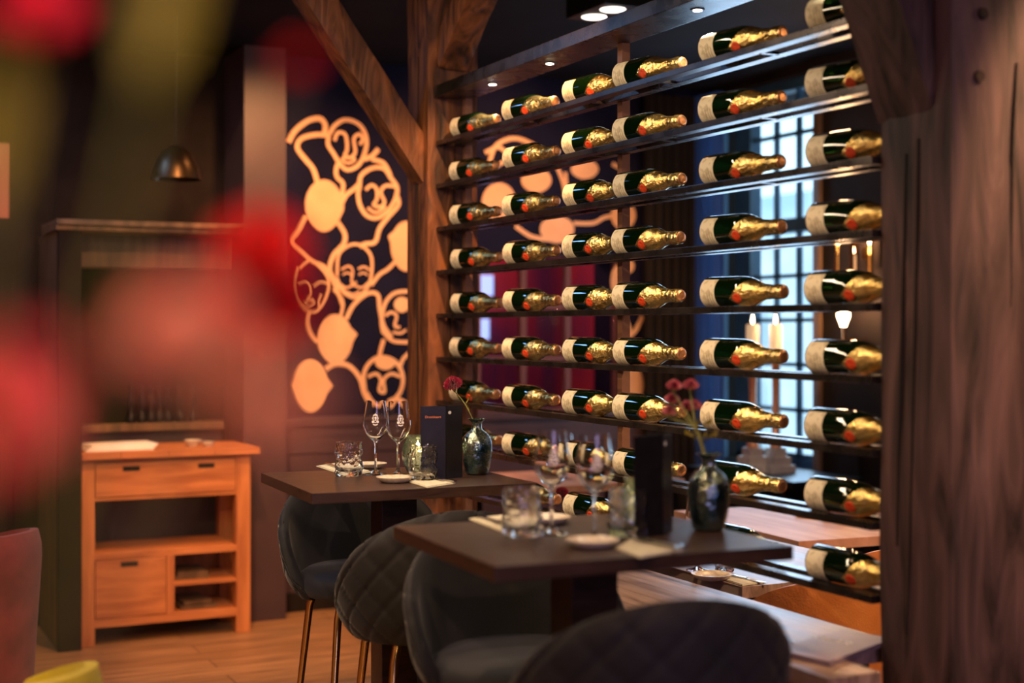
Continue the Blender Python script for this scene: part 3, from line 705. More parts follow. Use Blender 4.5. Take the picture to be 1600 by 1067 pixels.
def flower(label, head, foot, r, m, seed, group=None, tilt=(0, -.3, 1), mid=None, leaves=2, cat='flower', name='carnation', sr=None):
    head, foot = Vector(head), Vector(foot)
    t = thing(name, label, cat, foot, 0, group)
    h = head - foot; tl = Vector(tilt).normalized()
    bm = BM(); ruffle(bm, h, tl, r, 6, seed); obj('petals', bm, m, t, smooth=80)
    bm = BM(); tube(bm, [h - tl * r * .9, h - tl * r * .5, h - tl * r * .05, h + tl * r * .12], [r * .10, r * .26, r * .30, r * .35], 10); obj('calyx', bm, 'stem', t, smooth=60)
    md = Vector(mid) - foot if mid is not None else h * .5 + Vector((.008, .004, 0))
    pts = catmull([(0, 0, 0), tuple(md), tuple(h - tl * r * .9)], 6)
    bm = BM(); tube(bm, pts, sr or .0017, 8); obj('stem', bm, 'stemdark' if sr else 'stem', t, smooth=60)
    rnd = random.Random(seed)
    for i in range(leaves):
        p = Vector(pts[int(len(pts) * (.35 + .3 * i / max(1, leaves)))]); a = rnd.random() * 6.28; d = Vector((math.cos(a), math.sin(a), .8)).normalized(); s = d.cross(Vector((0, 0, 1))).normalized()
        bm = BM(); L = .045
        rows = [(bm.verts.new(p + d * L * q + s * .003 * math.sin(math.pi * min(1, q + .05))), bm.verts.new(p + d * L * q + Vector((0, 0, -.0008 - .012 * q * q))), bm.verts.new(p + d * L * q - s * .003 * math.sin(math.pi * min(1, q + .05)))) for q in (0, .25, .5, .75, 1)]
        for a_, b_ in zip(rows, rows[1:]): bm.faces.new((a_[0], b_[0], b_[1], a_[1])); bm.faces.new((a_[1], b_[1], b_[2], a_[2]))
        obj('leaf', bm, 'leaf', t, smooth=60)
    return t
def text_mesh(name, s, size, m, parent, mtx, extrude=.0001):
    cu = bpy.data.curves.new(name + '_text', 'FONT'); cu.body = s; cu.size = size; cu.extrude = extrude; cu.align_x = 'CENTER'; cu.align_y = 'CENTER'
    to = bpy.data.objects.new('tmp_text', cu); col.objects.link(to)
    dg = bpy.context.evaluated_depsgraph_get(); me = bpy.data.meshes.new_from_object(to.evaluated_get(dg))
    bpy.data.objects.remove(to); me.materials.clear(); me.materials.append(M[m])
    o = bpy.data.objects.new(name, me); col.objects.link(o); o.parent = parent; o.matrix_local = mtx
    return o
def menu_stand(label, loc, rz, words):
    # three-sided card tower: local -Y face carries the heading, +X side face is plain
    t = thing('menu_stand', label, 'menu', loc, rz, 'black card menus on the high tables')
    H = .218
    bm = BM(); box(bm, -.075, .0, -.0012, .0012, 0, H); obj('front_card', bm, 'menu', t, rot=(0, 0, R(0)))
    bm = BM(); box(bm, 0, .078, -.0012, .0012, 0, H); obj('side_card', bm, 'menu', t, rot=(0, 0, R(38)))
    bm = BM(); p = Vector((.078 * math.cos(R(38)), .078 * math.sin(R(38)), 0)); d = Vector((-.075, 0, 0)) - p
    box(bm, 0, d.length, -.0012, .0012, 0, H); obj('rear_card', bm, 'menu', t, p, (0, 0, math.atan2(d.y, d.x)))
    if words: text_mesh('heading', 'Drankkaart', .0105, 'ink', t, Matrix.Translation((-.038, -.0016, .186)) @ Matrix.Rotation(R(90), 4, 'X'))
    bm = BM(); bmesh.ops.create_cone(bm, cap_ends=True, segments=20, radius1=.007, radius2=.007, depth=.0006, matrix=Matrix.Rotation(R(38), 4, 'Z') @ Matrix.Translation((.018, -.0016, .198)) @ Matrix.Rotation(R(90), 4, 'X') @ Matrix.Diagonal((1, .7, 1, 1)))
    obj('emblem', bm, 'whiteink', t)
    return t
def napkin(label, corners, group):
    cs = [Vector((c[0], c[1], 0)) for c in corners]; c0 = sum(cs, Vector()) / 4
    t = thing('napkin', label, 'napkin', (c0.x, c0.y, TZ), 0, group)
    for lay, sc_ in ((0, 1.0), (1, .93)):
        bm = BM(); g = []; n = 8
        for i in range(n + 1):
            row = []
            for j in range(n + 1):
                u, v = i / n, j / n
                p = (cs[0] * (1 - u) * (1 - v) + cs[1] * u * (1 - v) + cs[2] * u * v + cs[3] * (1 - u) * v - c0) * sc_
                p.z = .0005 + lay * .0022 + .0012 * abs(noise.noise(Vector((p.x * 30, p.y * 30, lay)))); row.append(p)
            g.append(row)
        top = [[bm.verts.new(p + Vector((0, 0, .002))) for p in r] for r in g]; bot = [[bm.verts.new(p) for p in r] for r in g]
        for i in range(n):
            for j in range(n):
                bm.faces.new((top[i][j], top[i + 1][j], top[i + 1][j + 1], top[i][j + 1])); bm.faces.new((bot[i][j], bot[i][j + 1], bot[i + 1][j + 1], bot[i + 1][j]))
        for i in range(n):
            for q in (0, n):
                bm.faces.new((top[i][q], top[i + 1][q], bot[i + 1][q], bot[i][q])); bm.faces.new((top[q][i], top[q][i + 1], bot[q][i + 1], bot[q][i]))
        obj('fold', bm, 'napkin', t, smooth=30)
    return t
def fork(label, loc, rz, group, knife=False):
    t = thing('knife' if knife else 'fork', label, 'cutlery', loc, rz, group)
    bm = BM(); box(bm, -.095, .01, -.0055, .0055, .0015, .005, .001); obj('handle', bm, 'steel', t, smooth=40)
    if knife:
        bm = BM(); vs = [(.01, -.005), (.07, -.009), (.095, -.002), (.098, .004), (.01, .004)]
        a = [bm.verts.new((x, y, .0012)) for x, y in vs]; b = [bm.verts.new((x, y, .0028)) for x, y in vs]
        bm.faces.new(a); bm.faces.new(b)
        for i in range(5): bm.faces.new((a[i], a[(i + 1) % 5], b[(i + 1) % 5], b[i]))
        obj('blade', bm, 'steel', t)
    else:
        bm = BM(); box(bm, .01, .045, -.0105, .0105, .002, .0055, .001)
        for k in range(4): tube(bm, [(.044, -.0078 + k * .0052, .0035), (.065, -.0078 + k * .0052, .0065), (.085, -.0078 + k * .0052, .010)], .0011, 6)
        obj('tines', bm, 'steel', t, smooth=40)
    return t
WG, TU, PL = wine_glass(), tumbler(1), plate()
used = set()
def put(proto_, label, loc, rz=0, group=None, scale=1):
    o = proto_ if proto_.name not in used else copy_tree(proto_)
    used.add(proto_.name); o.location = loc; o.rotation_euler = (0, 0, rz); o.scale = (scale,) * 3
    o['label'] = label
    if group: o['group'] = group
    return o
def tz(px, py): return on_z(px, py, TZ)
g = 'stemmed wine glasses on the high tables'
put(WG, 'stemmed wine glass on the farther high table, left of the pair beside the tumbler', tz(587, 741), R(-22), g)
put(WG, 'stemmed wine glass on the farther high table, right of the pair beside the candle', tz(622, 743), R(-10), g)
put(WG, 'blurred wine glass on the nearest high table, left of the pair', tz(862, 834), R(-20), g)
put(WG, 'blurred wine glass on the nearest high table behind the front plate', tz(929, 847), R(-22), g)
g = 'wavy water tumblers on the high tables'
put(TU, 'wavy water tumbler at the left end of the farther high table', tz(545, 744), 0, g)
put(TU, 'wavy water tumbler in front of the lit candle on the farther high table', tz(661, 751), 1.1, g)
put(TU, 'blurred wavy tumbler at the left of the nearest high table', tz(815, 838), 2.0, g)
put(TU, 'blurred wavy tumbler in front of the candle on the nearest high table', tz(980, 838), 3.0, g)
g = 'small speckled side plates on the high tables'
put(PL, 'small pale plate behind the left tumbler on the farther high table', tz(578, 731), 0, g)
put(PL, 'small speckled plate at the near edge of the farther high table', tz(617, 753), 1, g)
put(PL, 'small pale plate behind the wine glasses on the nearest high table', tz(855, 817), 2, g)
put(PL, 'small pale plate at the front of the nearest high table', tz(925, 854), 0, g)
VO = votive()
put(VO, 'greenish glass holder with a lit candle on the farther high table', tz(653, 739), 0)
VO2 = copy_tree(VO); VO2.location = tz(1003, 829); VO2['label'] = 'round glass holder with a lit candle on the nearest high table, left of the menu'
for v_ in (VO, VO2):
    v_['group'] = 'lit glass votives on the high tables'; p = v_.location; light('POINT', (p.x, p.y, p.z + .088), .5, (1, .6, .3), size=.006)
VA = vase()
put(VA, 'dark mirrored vase holding one crimson carnation, on the farther high table', tz(745, 741), .4)
VA2 = copy_tree(VA); VA2.location = tz(1107, 828); VA2['label'] = 'dark mirrored vase of dusty pink flowers on the nearest high table'
for v_ in (VA, VA2): v_['group'] = 'mirrored vases on the high tables'
ms1 = menu_stand('black card menu stand with an orange heading, beside the vase on the farther high table', tz(696, 748), R(-12), True)
ms2 = menu_stand('black card menu stand on the nearest high table, between candle and vase', tz(1035, 836), R(4), False)
# flowers in the vases
va = VA.location; hd = from_cam(708, va.y * CY + va.x * SY + .02, py=601)
flower('crimson carnation leaning left out of the mirrored vase', hd, va + Vector((0, 0, .145)), .031, 'carn', 4, 'flowers', (-.5, -.5, 1), mid=from_cam(727, va.y * CY + va.x * SY, py=632))
vb = VA2.location; Zb = vb.y * CY + vb.x * SY
for i, (px, py, ds) in enumerate(((1053, 604, 'topmost left'), (1079, 603, 'topmost right'), (1050, 625, 'left'), (1046, 643, 'lowest left'), (1073, 636, 'middle'), (1085, 635, 'rightmost'))):
    flower('dusty pink flower in the vase on the nearest table, %s of the bunch' % ds, from_cam(px, Zb + .06 + .01 * i, py=py), vb + Vector((.002 * i - .005, .003 * (i % 2), .145)), .0185, 'dusty', 20 + i, 'dusty pink flowers in the near vase', (-.2, -.4, 1), mid=from_cam(1088, Zb + .02, py=672), leaves=2)
def quad(*ps): return [tz(*p) for p in ps]
g = 'folded napkins on the high tables'
napkin('folded napkin under the left tumbler on the farther high table', quad((494, 729), (530, 724), (580, 738), (545, 746)), g)
napkin('folded napkin with a fork at the near edge of the farther high table', quad((637, 753), (663, 743), (712, 756), (668, 763)), g)
napkin('folded napkin under the left tumbler on the nearest high table', quad((733, 812), (790, 806), (850, 824), (800, 838)), g)
napkin('folded napkin with a fork at the front of the nearest high table', quad((962, 858), (995, 838), (1066, 861), (1000, 873)), g)
g = 'cutlery on the napkins'
def dirr(a, b): a, b = tz(*a), tz(*b); return math.atan2(b.y - a.y, b.x - a.x)
def cut(label, a, b, kn=False):
    p = (tz(*a) + tz(*b)) / 2; p.z = TZ + .0065; return fork(label, p, dirr(a, b), g, kn)
cut('steel fork on the front napkin of the farther high table', (700, 757), (652, 743))
cut('steel knife on the front napkin of the farther high table', (708, 756), (668, 748), True)
cut('steel fork on the left napkin of the farther high table', (505, 727), (545, 738))
cut('steel fork on the left napkin of the nearest high table', (745, 811), (800, 828))
cut('steel fork on the front napkin of the nearest high table', (1050, 862), (985, 847))
cut('steel knife on the front napkin of the nearest high table', (1056, 858), (1005, 846), True)
# ------------------------------------------------------------------ menu on the ledge
mn = thing('menu_card', 'large violet-grey menu lying on the plank ledge beside the near post', 'menu', on_z(1303, 1010, .762))
cs = [on_z(*p, .762) for p in ((1210, 1014), (1296, 1034), (1397, 997), (1316, 984))]; o0 = mn.location
for zz, nm in ((.0, 'back_cover'), (.006, 'front_cover')):
    bm = BM(); a = [bm.verts.new((c.x - o0.x, c.y - o0.y, zz - .0105)) for c in cs]; b = [bm.verts.new((c.x - o0.x, c.y - o0.y, zz - .0105 + .005)) for c in cs]
    bm.faces.new(a); bm.faces.new(b)
    for i in range(4): bm.faces.new((a[i], a[(i + 1) % 4], b[(i + 1) % 4], b[i]))
    obj(nm, bm, 'menuviolet', mn)
ex = (cs[2] - cs[1]).normalized(); exx = (cs[1] - cs[0]).normalized()
mtx = Matrix((exx, Vector((0, 0, 1)).cross(exx), Vector((0, 0, 1)))).transposed().to_4x4(); pp = on_z(1298, 1000, .762) - o0; mtx.translation = Vector((pp.x, pp.y, .0008))
text_mesh('cover_lettering', "K'BAR", .045, 'whiteink', mn, mtx)
# ------------------------------------------------------------------ sideboard in the niche
SX0, SX1, SY0, SY1 = 1.115, 1.935, 6.90, 7.30
sb = thing('sideboard', 'orange-brown teak sideboard with a long drawer, open shelf and lower door', 'sideboard', ((SX0 + SX1) / 2, SY0, 0), R(0))
hw = (SX1 - SX0) / 2; D = SY1 - SY0
bm = BM()
for i in range(4): box(bm, -hw - .04 + i * (2 * hw + .08) / 4 + .0008, -hw - .04 + (i + 1) * (2 * hw + .08) / 4 - .0008, -.035, D + .02, .885, .918, .002)
obj('top', bm, 'teak', sb)
for sx in (-1, 1):
    for y0 in (0, D - .07):
        bm = BM(); xa = -hw if sx < 0 else hw - .07; box(bm, xa, xa + .07, y0, y0 + .07, 0, .885, .004); obj('leg', bm, 'teakv', sb)
bm = BM(); box(bm, -hw + .07, hw - .07, .005, D - .02, .685, .70); box(bm, -hw + .07, hw - .07, .01, .03, .862, .885); obj('drawer_case', bm, 'teak', sb)
bm = BM(); box(bm, -hw + .073, hw - .073, 0.0, .022, .703, .860, .003); dr = obj('drawer', bm, 'teak', sb)
for x in (-.17, .19):
    bm = BM(); box(bm, x - .04, x + .04, -.002, .002, .822, .845); obj('handle_slot', bm, 'cutout', dr)
bm = BM(); box(bm, -hw + .06, hw - .06, .002, D, .405, .435, .002); obj('middle_shelf', bm, 'teak', sb)
bm = BM(); box(bm, -hw + .06, hw - .06, .002, D, .085, .125, .002); obj('bottom_board', bm, 'teak', sb)
bm = BM(); box(bm, -hw + .073, -.005, 0.0, .022, .128, .402, .003); dd = obj('lower_door', bm, 'teak', sb)
bm = BM(); box(bm, -.22, -.14, -.002, .002, .368, .390); obj('handle_slot', bm, 'cutout', dd)
bm = BM(); box(bm, -.002, .035, .002, D - .02, .125, .405); obj('divider', bm, 'teakv', sb)
bm = BM(); box(bm, .035, hw - .06, .004, D - .02, .255, .272); obj('small_shelf', bm, 'teak', sb)
bm = BM(); box(bm, -hw + .02, hw - .02, D - .02, D - .005, .10, .40); obj('back_panel', bm, 'teakv', sb)
def sbp(x, y, z): return (sb.location.x + x, SY0 + y, z)
for i, (z, w_, l) in enumerate(((.2725, .17, 'lowest of the pair on the small upper shelf'), (.292, .15, 'on top of the other on the small upper shelf'), (.1255, .18, 'lowest in the bottom compartment'), (.148, .14, 'on top in the bottom compartment'))):
    bm = BM(); box(bm, -w_ / 2, w_ / 2, -.11, .11, 0, .0185, .002)
    tag(obj('folded_menu', bm, 'tan', None, sbp(.035 + .02 + w_ / 2 + .01 * i, .17, z), (0, 0, R(3 * i - 4))), 'stacked booklet inside the sideboard, ' + l, 'booklet', 'booklets in the sideboard')
for i in range(3):
    bm = BM(); box(bm, -.16, .16, -.1, .1, 0, .009, .001)
    tag(obj('paper_menu', bm, 'paper', None, sbp(-.22 + .01 * i, .12 + .008 * i, .9185 + .0095 * i), (0, 0, R(2 * i))), 'pale menu lying on the left of the sideboard top, %s of three' % ('lowest', 'middle', 'topmost')[i], 'menu', 'menus on the sideboard')
for i, (x, s) in enumerate(((.16, 1), (.225, .75))):
    bm = BM(); lathe(bm, [(.0001, 0), (.025 * s, 0), (.045 * s, .03 * s), (.042 * s, .03 * s), (.022 * s, .005), (.0001, .005)], 28)
    tag(obj('small_bowl', bm, 'ceramic', None, sbp(x, .15 - .05 * i, .9185), smooth=50), ('larger' if i == 0 else 'smaller') + ' pale bowl on the right of the sideboard top', 'bowl')
# wooden surround and cornice, dark back with a ledge
ns = thing('niche_surround', 'tall dark wooden surround with a cornice framing the sideboard', 'surround', (1.06, 6.84, 0))
bm = BM(); box(bm, -.05, .055, 0, .05, 0, 1.958, .003); obj('front_stile', bm, 'dark', ns)
bm = BM(); box(bm, -.05, -.01, .051, .64, 0, 1.958, .002); obj('side_panel', bm, 'tan', ns)
bm = BM(); box(bm, -.009, .84, .25, .42, 1.80, 1.96, .003); box(bm, -.06, .84, .0, .44, 1.96, 1.985, .004); box(bm, -.06, .84, -.02, .46, 1.985, 2.01, .004); obj('cornice', bm, 'tan', ns)
bm = BM(); box(bm, .0, .86, .50, .56, .98, 1.02, .004); obj('ledge', bm, 'tan', ns)
bm = BM(); box(bm, .0, .86, .56, .60, 0, .98); obj('back_panel', bm, 'wains', ns)
for i, px in enumerate((205, 222, 237, 250, 263, 282, 302)):
    p = on_y(px, 655, 7.37); bm = BM()
    lathe(bm, [(.0001, 0), (.022, 0), (.024, .006), (.024, .03), (.013, .05), (.010, .07), (.018, .10), (.017, .125), (.008, .15), (.009, .165), (.014, .178), (.009, .192), (.0001, .2)], 20)
    tag(obj('pepper_mill', bm, 'iron', None, (p.x, 7.37, 1.0205), smooth=60), 'slender dark turned mill on the ledge above the sideboard, %s from the left' % ORD[i], 'mill', 'slender mills on the ledge')
# pilaster
bm = BM(); box(bm, 1.965, 2.185, 7.12, 7.5, 0, ZC); struct('trim_5', bm, 'wains')
# panelled door at the far left
dw = thing('door_1', '', ''); del dw['label'], dw['category']; dw['kind'] = 'structure'
bm = BM(); box(bm, .35, .98, 7.44, 7.48, 0, 2.45)
for (a, b, c, d) in ((.55, .90, 1.05, 1.08), (.55, .90, 1.80, 1.83), (.55, .57, 1.05, 1.83), (.88, .90, 1.05, 1.83), (.55, .90, .12, .15), (.55, .90, .93, .96), (.55, .57, .12, .96), (.88, .90, .12, .96)): box(bm, a, b, 7.42, 7.44, c, d)
obj('door_leaf', bm, 'dark', dw)
M['amber'] = mat('amber_pane', (.35, .07, .03), .2, emit=(.8, .16, .05), estr=.18)
bm = BM(); box(bm, .58, .86, 7.43, 7.438, 2.05, 2.42); obj('pane', bm, 'amber', dw)
bm = BM(); tube(bm, [(.62, 7.40, 2.1), (.66, 7.38, 2.16), (.72, 7.36, 2.2), (.75, 7.37, 2.26)], [.006, .012, .016, .004], 8); tube(bm, [(.62, 7.43, 2.1), (.62, 7.40, 2.1)], .006, 8)
tag(obj('brass_ornament', bm, 'brass', None, smooth=60), 'small brass leaf ornament on the amber pane at the far left', 'ornament')
# pendant lamp near the niche
p = on_y(275, 250, 6.6)
pl = thing('pendant_lamp', 'brass dome pendant lamp hanging in the dark above the sideboard', 'lamp', (p.x, p.y, p.z))
bm = BM(); lathe(bm, [(.115, -.09), (.105, -.04), (.07, .03), (.03, .06), (.012, .07), (.010, .07), (.028, .055), (.065, .025), (.10, -.04), (.112, -.09)], 36); obj('lamp_shade', bm, mat('aged_brass', (.05, .03, .015), .35, .8), pl, smooth=60)
bm = BM(); tube(bm, [(0, 0, .07), (0, 0, ZC - p.z)], .004, 8); obj('cord', bm, 'iron', pl)
# ------------------------------------------------------------------ armchairs at the left edge
def barrel_chair(name, label, loc, rz, m, top=.80, rad=.31):
    t = thing(name, label, 'chair', loc, rz); bm = BM(); nu, nv = 64, 14; G = [[], []]
    for layer in (0, 1):
        for i in range(nu + 1):
            a = R(-135 + 270 * i / nu); row = []
            for j in range(nv + 1):
                v = j / nv; z = .14 + (top - .14) * v - .08 * abs(-1 + 2 * i / nu) ** 3 * v
                r = rad * (.86 + .14 * v); th = .032 * (1 - .6 * max(0, (v - .85) / .15) ** 2)
                rr = r + (th if layer == 0 else -th); row.append(bm.verts.new((rr * math.sin(a), -rr * math.cos(a), z)))
            G[layer].append(row)
    o, n_ = G
    for i in range(nu):
        for j in range(nv):
            bm.faces.new((o[i][j], o[i + 1][j], o[i + 1][j + 1], o[i][j + 1])); bm.faces.new((n_[i][j], n_[i][j + 1], n_[i + 1][j + 1], n_[i + 1][j]))
        bm.faces.new((o[i][nv], o[i + 1][nv], n_[i + 1][nv], n_[i][nv])); bm.faces.new((o[i][0], n_[i][0], n_[i + 1][0], o[i + 1][0]))
    for j in range(nv):
        bm.faces.new((o[0][j], o[0][j + 1], n_[0][j + 1], n_[0][j])); bm.faces.new((o[nu][j], n_[nu][j], n_[nu][j + 1], o[nu][j + 1]))
    obj('backrest', bm, m, t, smooth=50)
    bm = BM(); lathe(bm, [(.0001, .16), (rad * .8, .16), (rad * .86, .2), (rad * .86, .42), (rad * .78, .46), (.0001, .47)], 40); obj('seat', bm, m, t, smooth=50)
    for sx in (-1, 1):
        for sy in (-1, 1):
            bm = BM(); tube(bm, [(sx * .16, sy * .16, .165), (sx * .19, sy * .19, .002)], [.014, .010], 12); obj('leg', bm, 'iron', t, smooth=50)
    return t
c = on_z(-85, 990, .75 * .0 + .80 - .0) if False else from_cam(-88, 4.95, 0)
barrel_chair('armchair', 'dusky red velvet barrel armchair at the left edge', c, R(20), 'velvetred', .80, .30)
c = from_cam(-25, 2.95, 0)
barrel_chair('armchair', 'yellow velvet armchair at the bottom left corner, in front of the red one', c, R(15), 'yellow', .80, .125 + .09)
# ------------------------------------------------------------------ beyond the rack
def low_table(label, x0, x1, y0, y1, m, rz=0):
    t = thing('dining_table', label, 'table', ((x0 + x1) / 2, (y0 + y1) / 2, 0), rz); a, b = (x1 - x0) / 2, (y1 - y0) / 2
    bm = BM(); box(bm, -a, a, -b, b, .715, .75, .002); obj('tabletop', bm, m, t)
    for sx in (-1, 1):
        for sy in (-1, 1):
            bm = BM(); box(bm, sx * (a - .05) - .025, sx * (a - .05) + .025, sy * (b - .05) - .025, sy * (b - .05) + .025, 0, .715); obj('leg', bm, 'iron', t)
    return t
low_table('low dining table just behind the rack, with a plate and glass on it', 2.42, 3.05, 3.42, 4.95, 'plank')
low_table('low pinkish-brown table beyond the rack, lit by the window', 3.15, 4.15, 4.03, 4.95, 'lighttable', R(-4))
low_table('low table far behind the rack against the panelled wall', 3.0, 3.9, 6.0, 6.7, 'lighttable')
LZ = .7505
def lz(px, py): return on_z(px, py, LZ)
put(PL, 'small plate on the low table behind the rack', lz(1112, 905), 0, scale=1.1)
o = napkin('folded napkin on the low table behind the rack', [on_z(*p, LZ) for p in ((1128, 906), (1145, 898), (1197, 911), (1160, 916))], 'n'); o.location.z = LZ; del o['group']
p = (lz(1140, 902) + lz(1185, 912)) / 2; p.z = LZ + .006
fork('steel knife on the napkin of the low table behind the rack', p, math.atan2(*(lz(1185, 912) - lz(1140, 902)).yx), 'x', True)
put(TU, 'small tumbler beside the plate on the low table behind the rack', lz(1132, 893), .5, scale=.7)
put(WG, 'wine glass with only its base in view, on the low table behind the rack', lz(1090, 891), .5)
put(TU, 'tumbler on the pinkish table, left of the two behind the lowest bottles', on_z(1300, 812, LZ), 1, 'tumblers on the pinkish table')
put(TU, 'tumbler on the pinkish table, right of the two near the post', on_z(1362, 815, LZ), 2, 'tumblers on the pinkish table')
put(PL, 'plate lying on the pinkish table beyond the rack', on_z(1262, 806, LZ), 1)
put(TU, 'glass on the far low table, left one beside the vase', Vector((3.22, 6.15, LZ)), 2)
put(WG, 'wine glass on the far low table behind the rack', Vector((3.36, 6.25, LZ)), 1)
va3 = copy_tree(VA); va3.location = (2.50, 4.66, LZ); va3.scale = (.55,) * 3; va3['label'] = 'small mirrored bud vase on the low table behind the lower shelves'; del va3['group']
flower('crimson carnation in the small bud vase behind the lowest shelf', from_cam(878, 5.36, py=770), (2.50, 4.66, LZ + .075), .026, 'carn', 9, None, (-.3, -.6, .5), leaves=1)
def leather_chair(label, loc, rz):
    t = thing('leather_chair', label, 'chair', loc, rz, 'orange leather chairs beyond the rack'); bm = BM(); nu, nv = 40, 12; G = [[], []]
    for layer in (0, 1):
        for i in range(nu + 1):
            u = -1 + 2 * i / nu; a = R(95) * u; row = []
            top = .80 - .16 * abs(u) ** 3
            for j in range(nv + 1):
                z = .42 + (top - .42) * j / nv; r = .23 + .03 * j / nv; rr = r + (.009 if layer == 0 else -.009)
                row.append(bm.verts.new((rr * math.sin(a), -rr * math.cos(a), z)))
            G[layer].append(row)
    o, n_ = G
    for i in range(nu):
        for j in range(nv):
            bm.faces.new((o[i][j], o[i + 1][j], o[i + 1][j + 1], o[i][j + 1])); bm.faces.new((n_[i][j], n_[i][j + 1], n_[i + 1][j + 1], n_[i + 1][j]))
        bm.faces.new((o[i][nv], o[i + 1][nv], n_[i + 1][nv], n_[i][nv])); bm.faces.new((o[i][0], n_[i][0], n_[i + 1][0], o[i + 1][0]))
    for j in range(nv):
        bm.faces.new((o[0][j], o[0][j + 1], n_[0][j + 1], n_[0][j])); bm.faces.new((o[nu][j], n_[nu][j], n_[nu][j + 1], o[nu][j + 1]))
    obj('backrest', bm, 'leather', t, smooth=50)
    bm = BM(); lathe(bm, [(.0001, .41), (.20, .41), (.218, .43), (.21, .46), (.0001, .465)], 36); obj('seat', bm, 'leather', t, smooth=50)
    for sx in (-1, 1):
        for sy in (-1, 1):
            bm = BM(); tube(bm, [(sx * .13, sy * .13, .415), (sx * .19, sy * .19, .002)], .009, 10); obj('leg', bm, 'iron', t, smooth=50)
    return t
leather_chair('orange tan leather chair at the low table just behind the plank ledge', (2.655, 3.42, 0), R(0))
leather_chair('orange leather chair partly hidden by the near post, at the pinkish table', (3.28, 3.80, 0), R(0))
# console with candlesticks below the window
cn = thing('console_table', 'dark console below the tall window carrying two candlesticks', 'console', (4.52, 6.15, 0))
bm = BM(); box(bm, -.22, .22, -.5, .45, .71, .75, .003); obj('top', bm, 'iron', cn)
for sx in (-1, 1):
    for sy in (-1, 1):
        bm = BM(); box(bm, sx * .19 - .02, sx * .19 + .02, sy * .4 - .02, sy * .4 + .02, 0, .71); obj('leg', bm, 'iron', cn)
for i, px in enumerate((1176, 1212)):
    q = on_z(px, 738, .7505)
    cs_ = thing('candlestick', 'tall copper candlestick with a lit candle, %s of the two by the window' % ('left', 'right')[i], 'candlestick', q, 0, 'candlesticks below the window')
    bm = BM(); box(bm, -.075, .075, -.075, .075, 0, .04, .004); box(bm, -.058, .058, -.058, .058, .04, .085, .004); box(bm, -.04, .04, -.04, .04, .085, .13, .004); obj('base', bm, 'plinth', cs_)
    bm = BM(); lathe(bm, [(.0001, .13), (.03, .13), (.032, .15), (.02, .17), (.022, .25), (.018, .4), (.022, .56), (.038, .59), (.038, .605), (.0001, .605)], 24); obj('stem', bm, 'cap', cs_, smooth=60)
    bm = BM(); lathe(bm, [(.0001, .606), (.033, .606), (.034, .62), (.034, .765), (.030, .775), (.0001, .77)], 24); cd = obj('candle', bm, 'wax', cs_, smooth=50)
    bm = BM(); lathe(bm, [(.0001, .775), (.007, .785), (.008, .795), (.005, .81), (.0001, .83)], 12); obj('flame', bm, 'flame', cd, smooth=60)
    light('POINT', (q.x, q.y, q.z + .80), 1.6, (1, .6, .3), size=.01)
# bulb lamp and brass lantern on the right wall
q = on_x(1318, 495, 4.70)
tl = thing('wall_lamp', 'bare glowing bulb wall lamp right of the window', 'lamp', (XW, q.y, q.z))
bm = BM(); tube(bm, [(-.002, 0, -.12), (-.15, 0, -.12), (-.15, 0, -.05)], .008, 10); obj('bracket', bm, 'brass', tl, smooth=50)
bm = BM(); lathe(bm, [(.0001, .045), (.02, .04), (.032, .02), (.032, 0), (.02, -.03), (.013, -.05), (.0001, -.05)], 24); obj('bulb', bm, 'bulb', tl, (-.15, 0, 0), smooth=60)
light('POINT', (XW - .15, q.y, q.z + .07), 10, (1, .55, .26), size=.03)
q = on_x(1331, 395, 4.74)
ln = thing('brass_lantern', 'square brass wall lantern above the bare bulb, beside the window', 'lantern', (XW, q.y, q.z))
bm = BM()
for sx in (0, 1):
    for sy in (-1, 1): box(bm, -.16 + sx * .12 - .007, -.16 + sx * .12 + .007, sy * .06 - .007, sy * .06 + .007, -.11, .11)
box(bm, -.17, -.03, -.07, .07, .105, .12); box(bm, -.17, -.03, -.07, .07, -.12, -.105); box(bm, -.03, -.001, -.02, .02, -.03, .03); obj('frame', bm, 'brass', ln)
bm = BM(); lathe(bm, [(.0001, -.10), (.014, -.10), (.014, -.01), (.0001, -.008)], 14); cd = obj('candle', bm, 'wax', ln, (-.10, 0, 0))
bm = BM(); lathe(bm, [(.0001, -.005), (.006, .005), (.005, .02), (.0001, .04)], 10); obj('flame', bm, 'flame', cd)
light('POINT', (XW - .10, q.y, q.z + .06), 5, (1, .55, .26), size=.01)
# curtains left of the window
for (ya_, yb_, m_, lbl) in ((6.97, 7.22, 'curtain', 'blue-lit curtain hanging just left of the tall window'),):
    bm = BM(); g_ = [];
    for i in range(41):
        y = ya_ + (yb_ - ya_) * i / 40; x = XW - .07 + .025 * math.sin(i * .95); g_.append((bm.verts.new((x, y, .02)), bm.verts.new((x, y, 2.9)), bm.verts.new((x + .006, y, .02)), bm.verts.new((x + .006, y, 2.9))))
    for a, b in zip(g_, g_[1:]):
        bm.faces.new((a[0], b[0], b[1], a[1])); bm.faces.new((a[2], a[3], b[3], b[2]))
    tag(obj('curtain', bm, m_, None, smooth=60), lbl, 'curtain')
bm = BM(); g_ = []
for i in range(41):
    x = 4.42 + .36 * i / 40; y = YW - .06 + .025 * math.sin(i * .95); g_.append([bm.verts.new((x, y + dy, z)) for dy in (0, .006) for z in (.02, 2.9)])
for a, b in zip(g_, g_[1:]):
    bm.faces.new((a[0], b[0], b[1], a[1])); bm.faces.new((a[2], a[3], b[3], b[2]))
tag(obj('curtain', bm, 'curtaindark', None, smooth=60), 'almost black curtain in the far corner between mural and window', 'curtain')
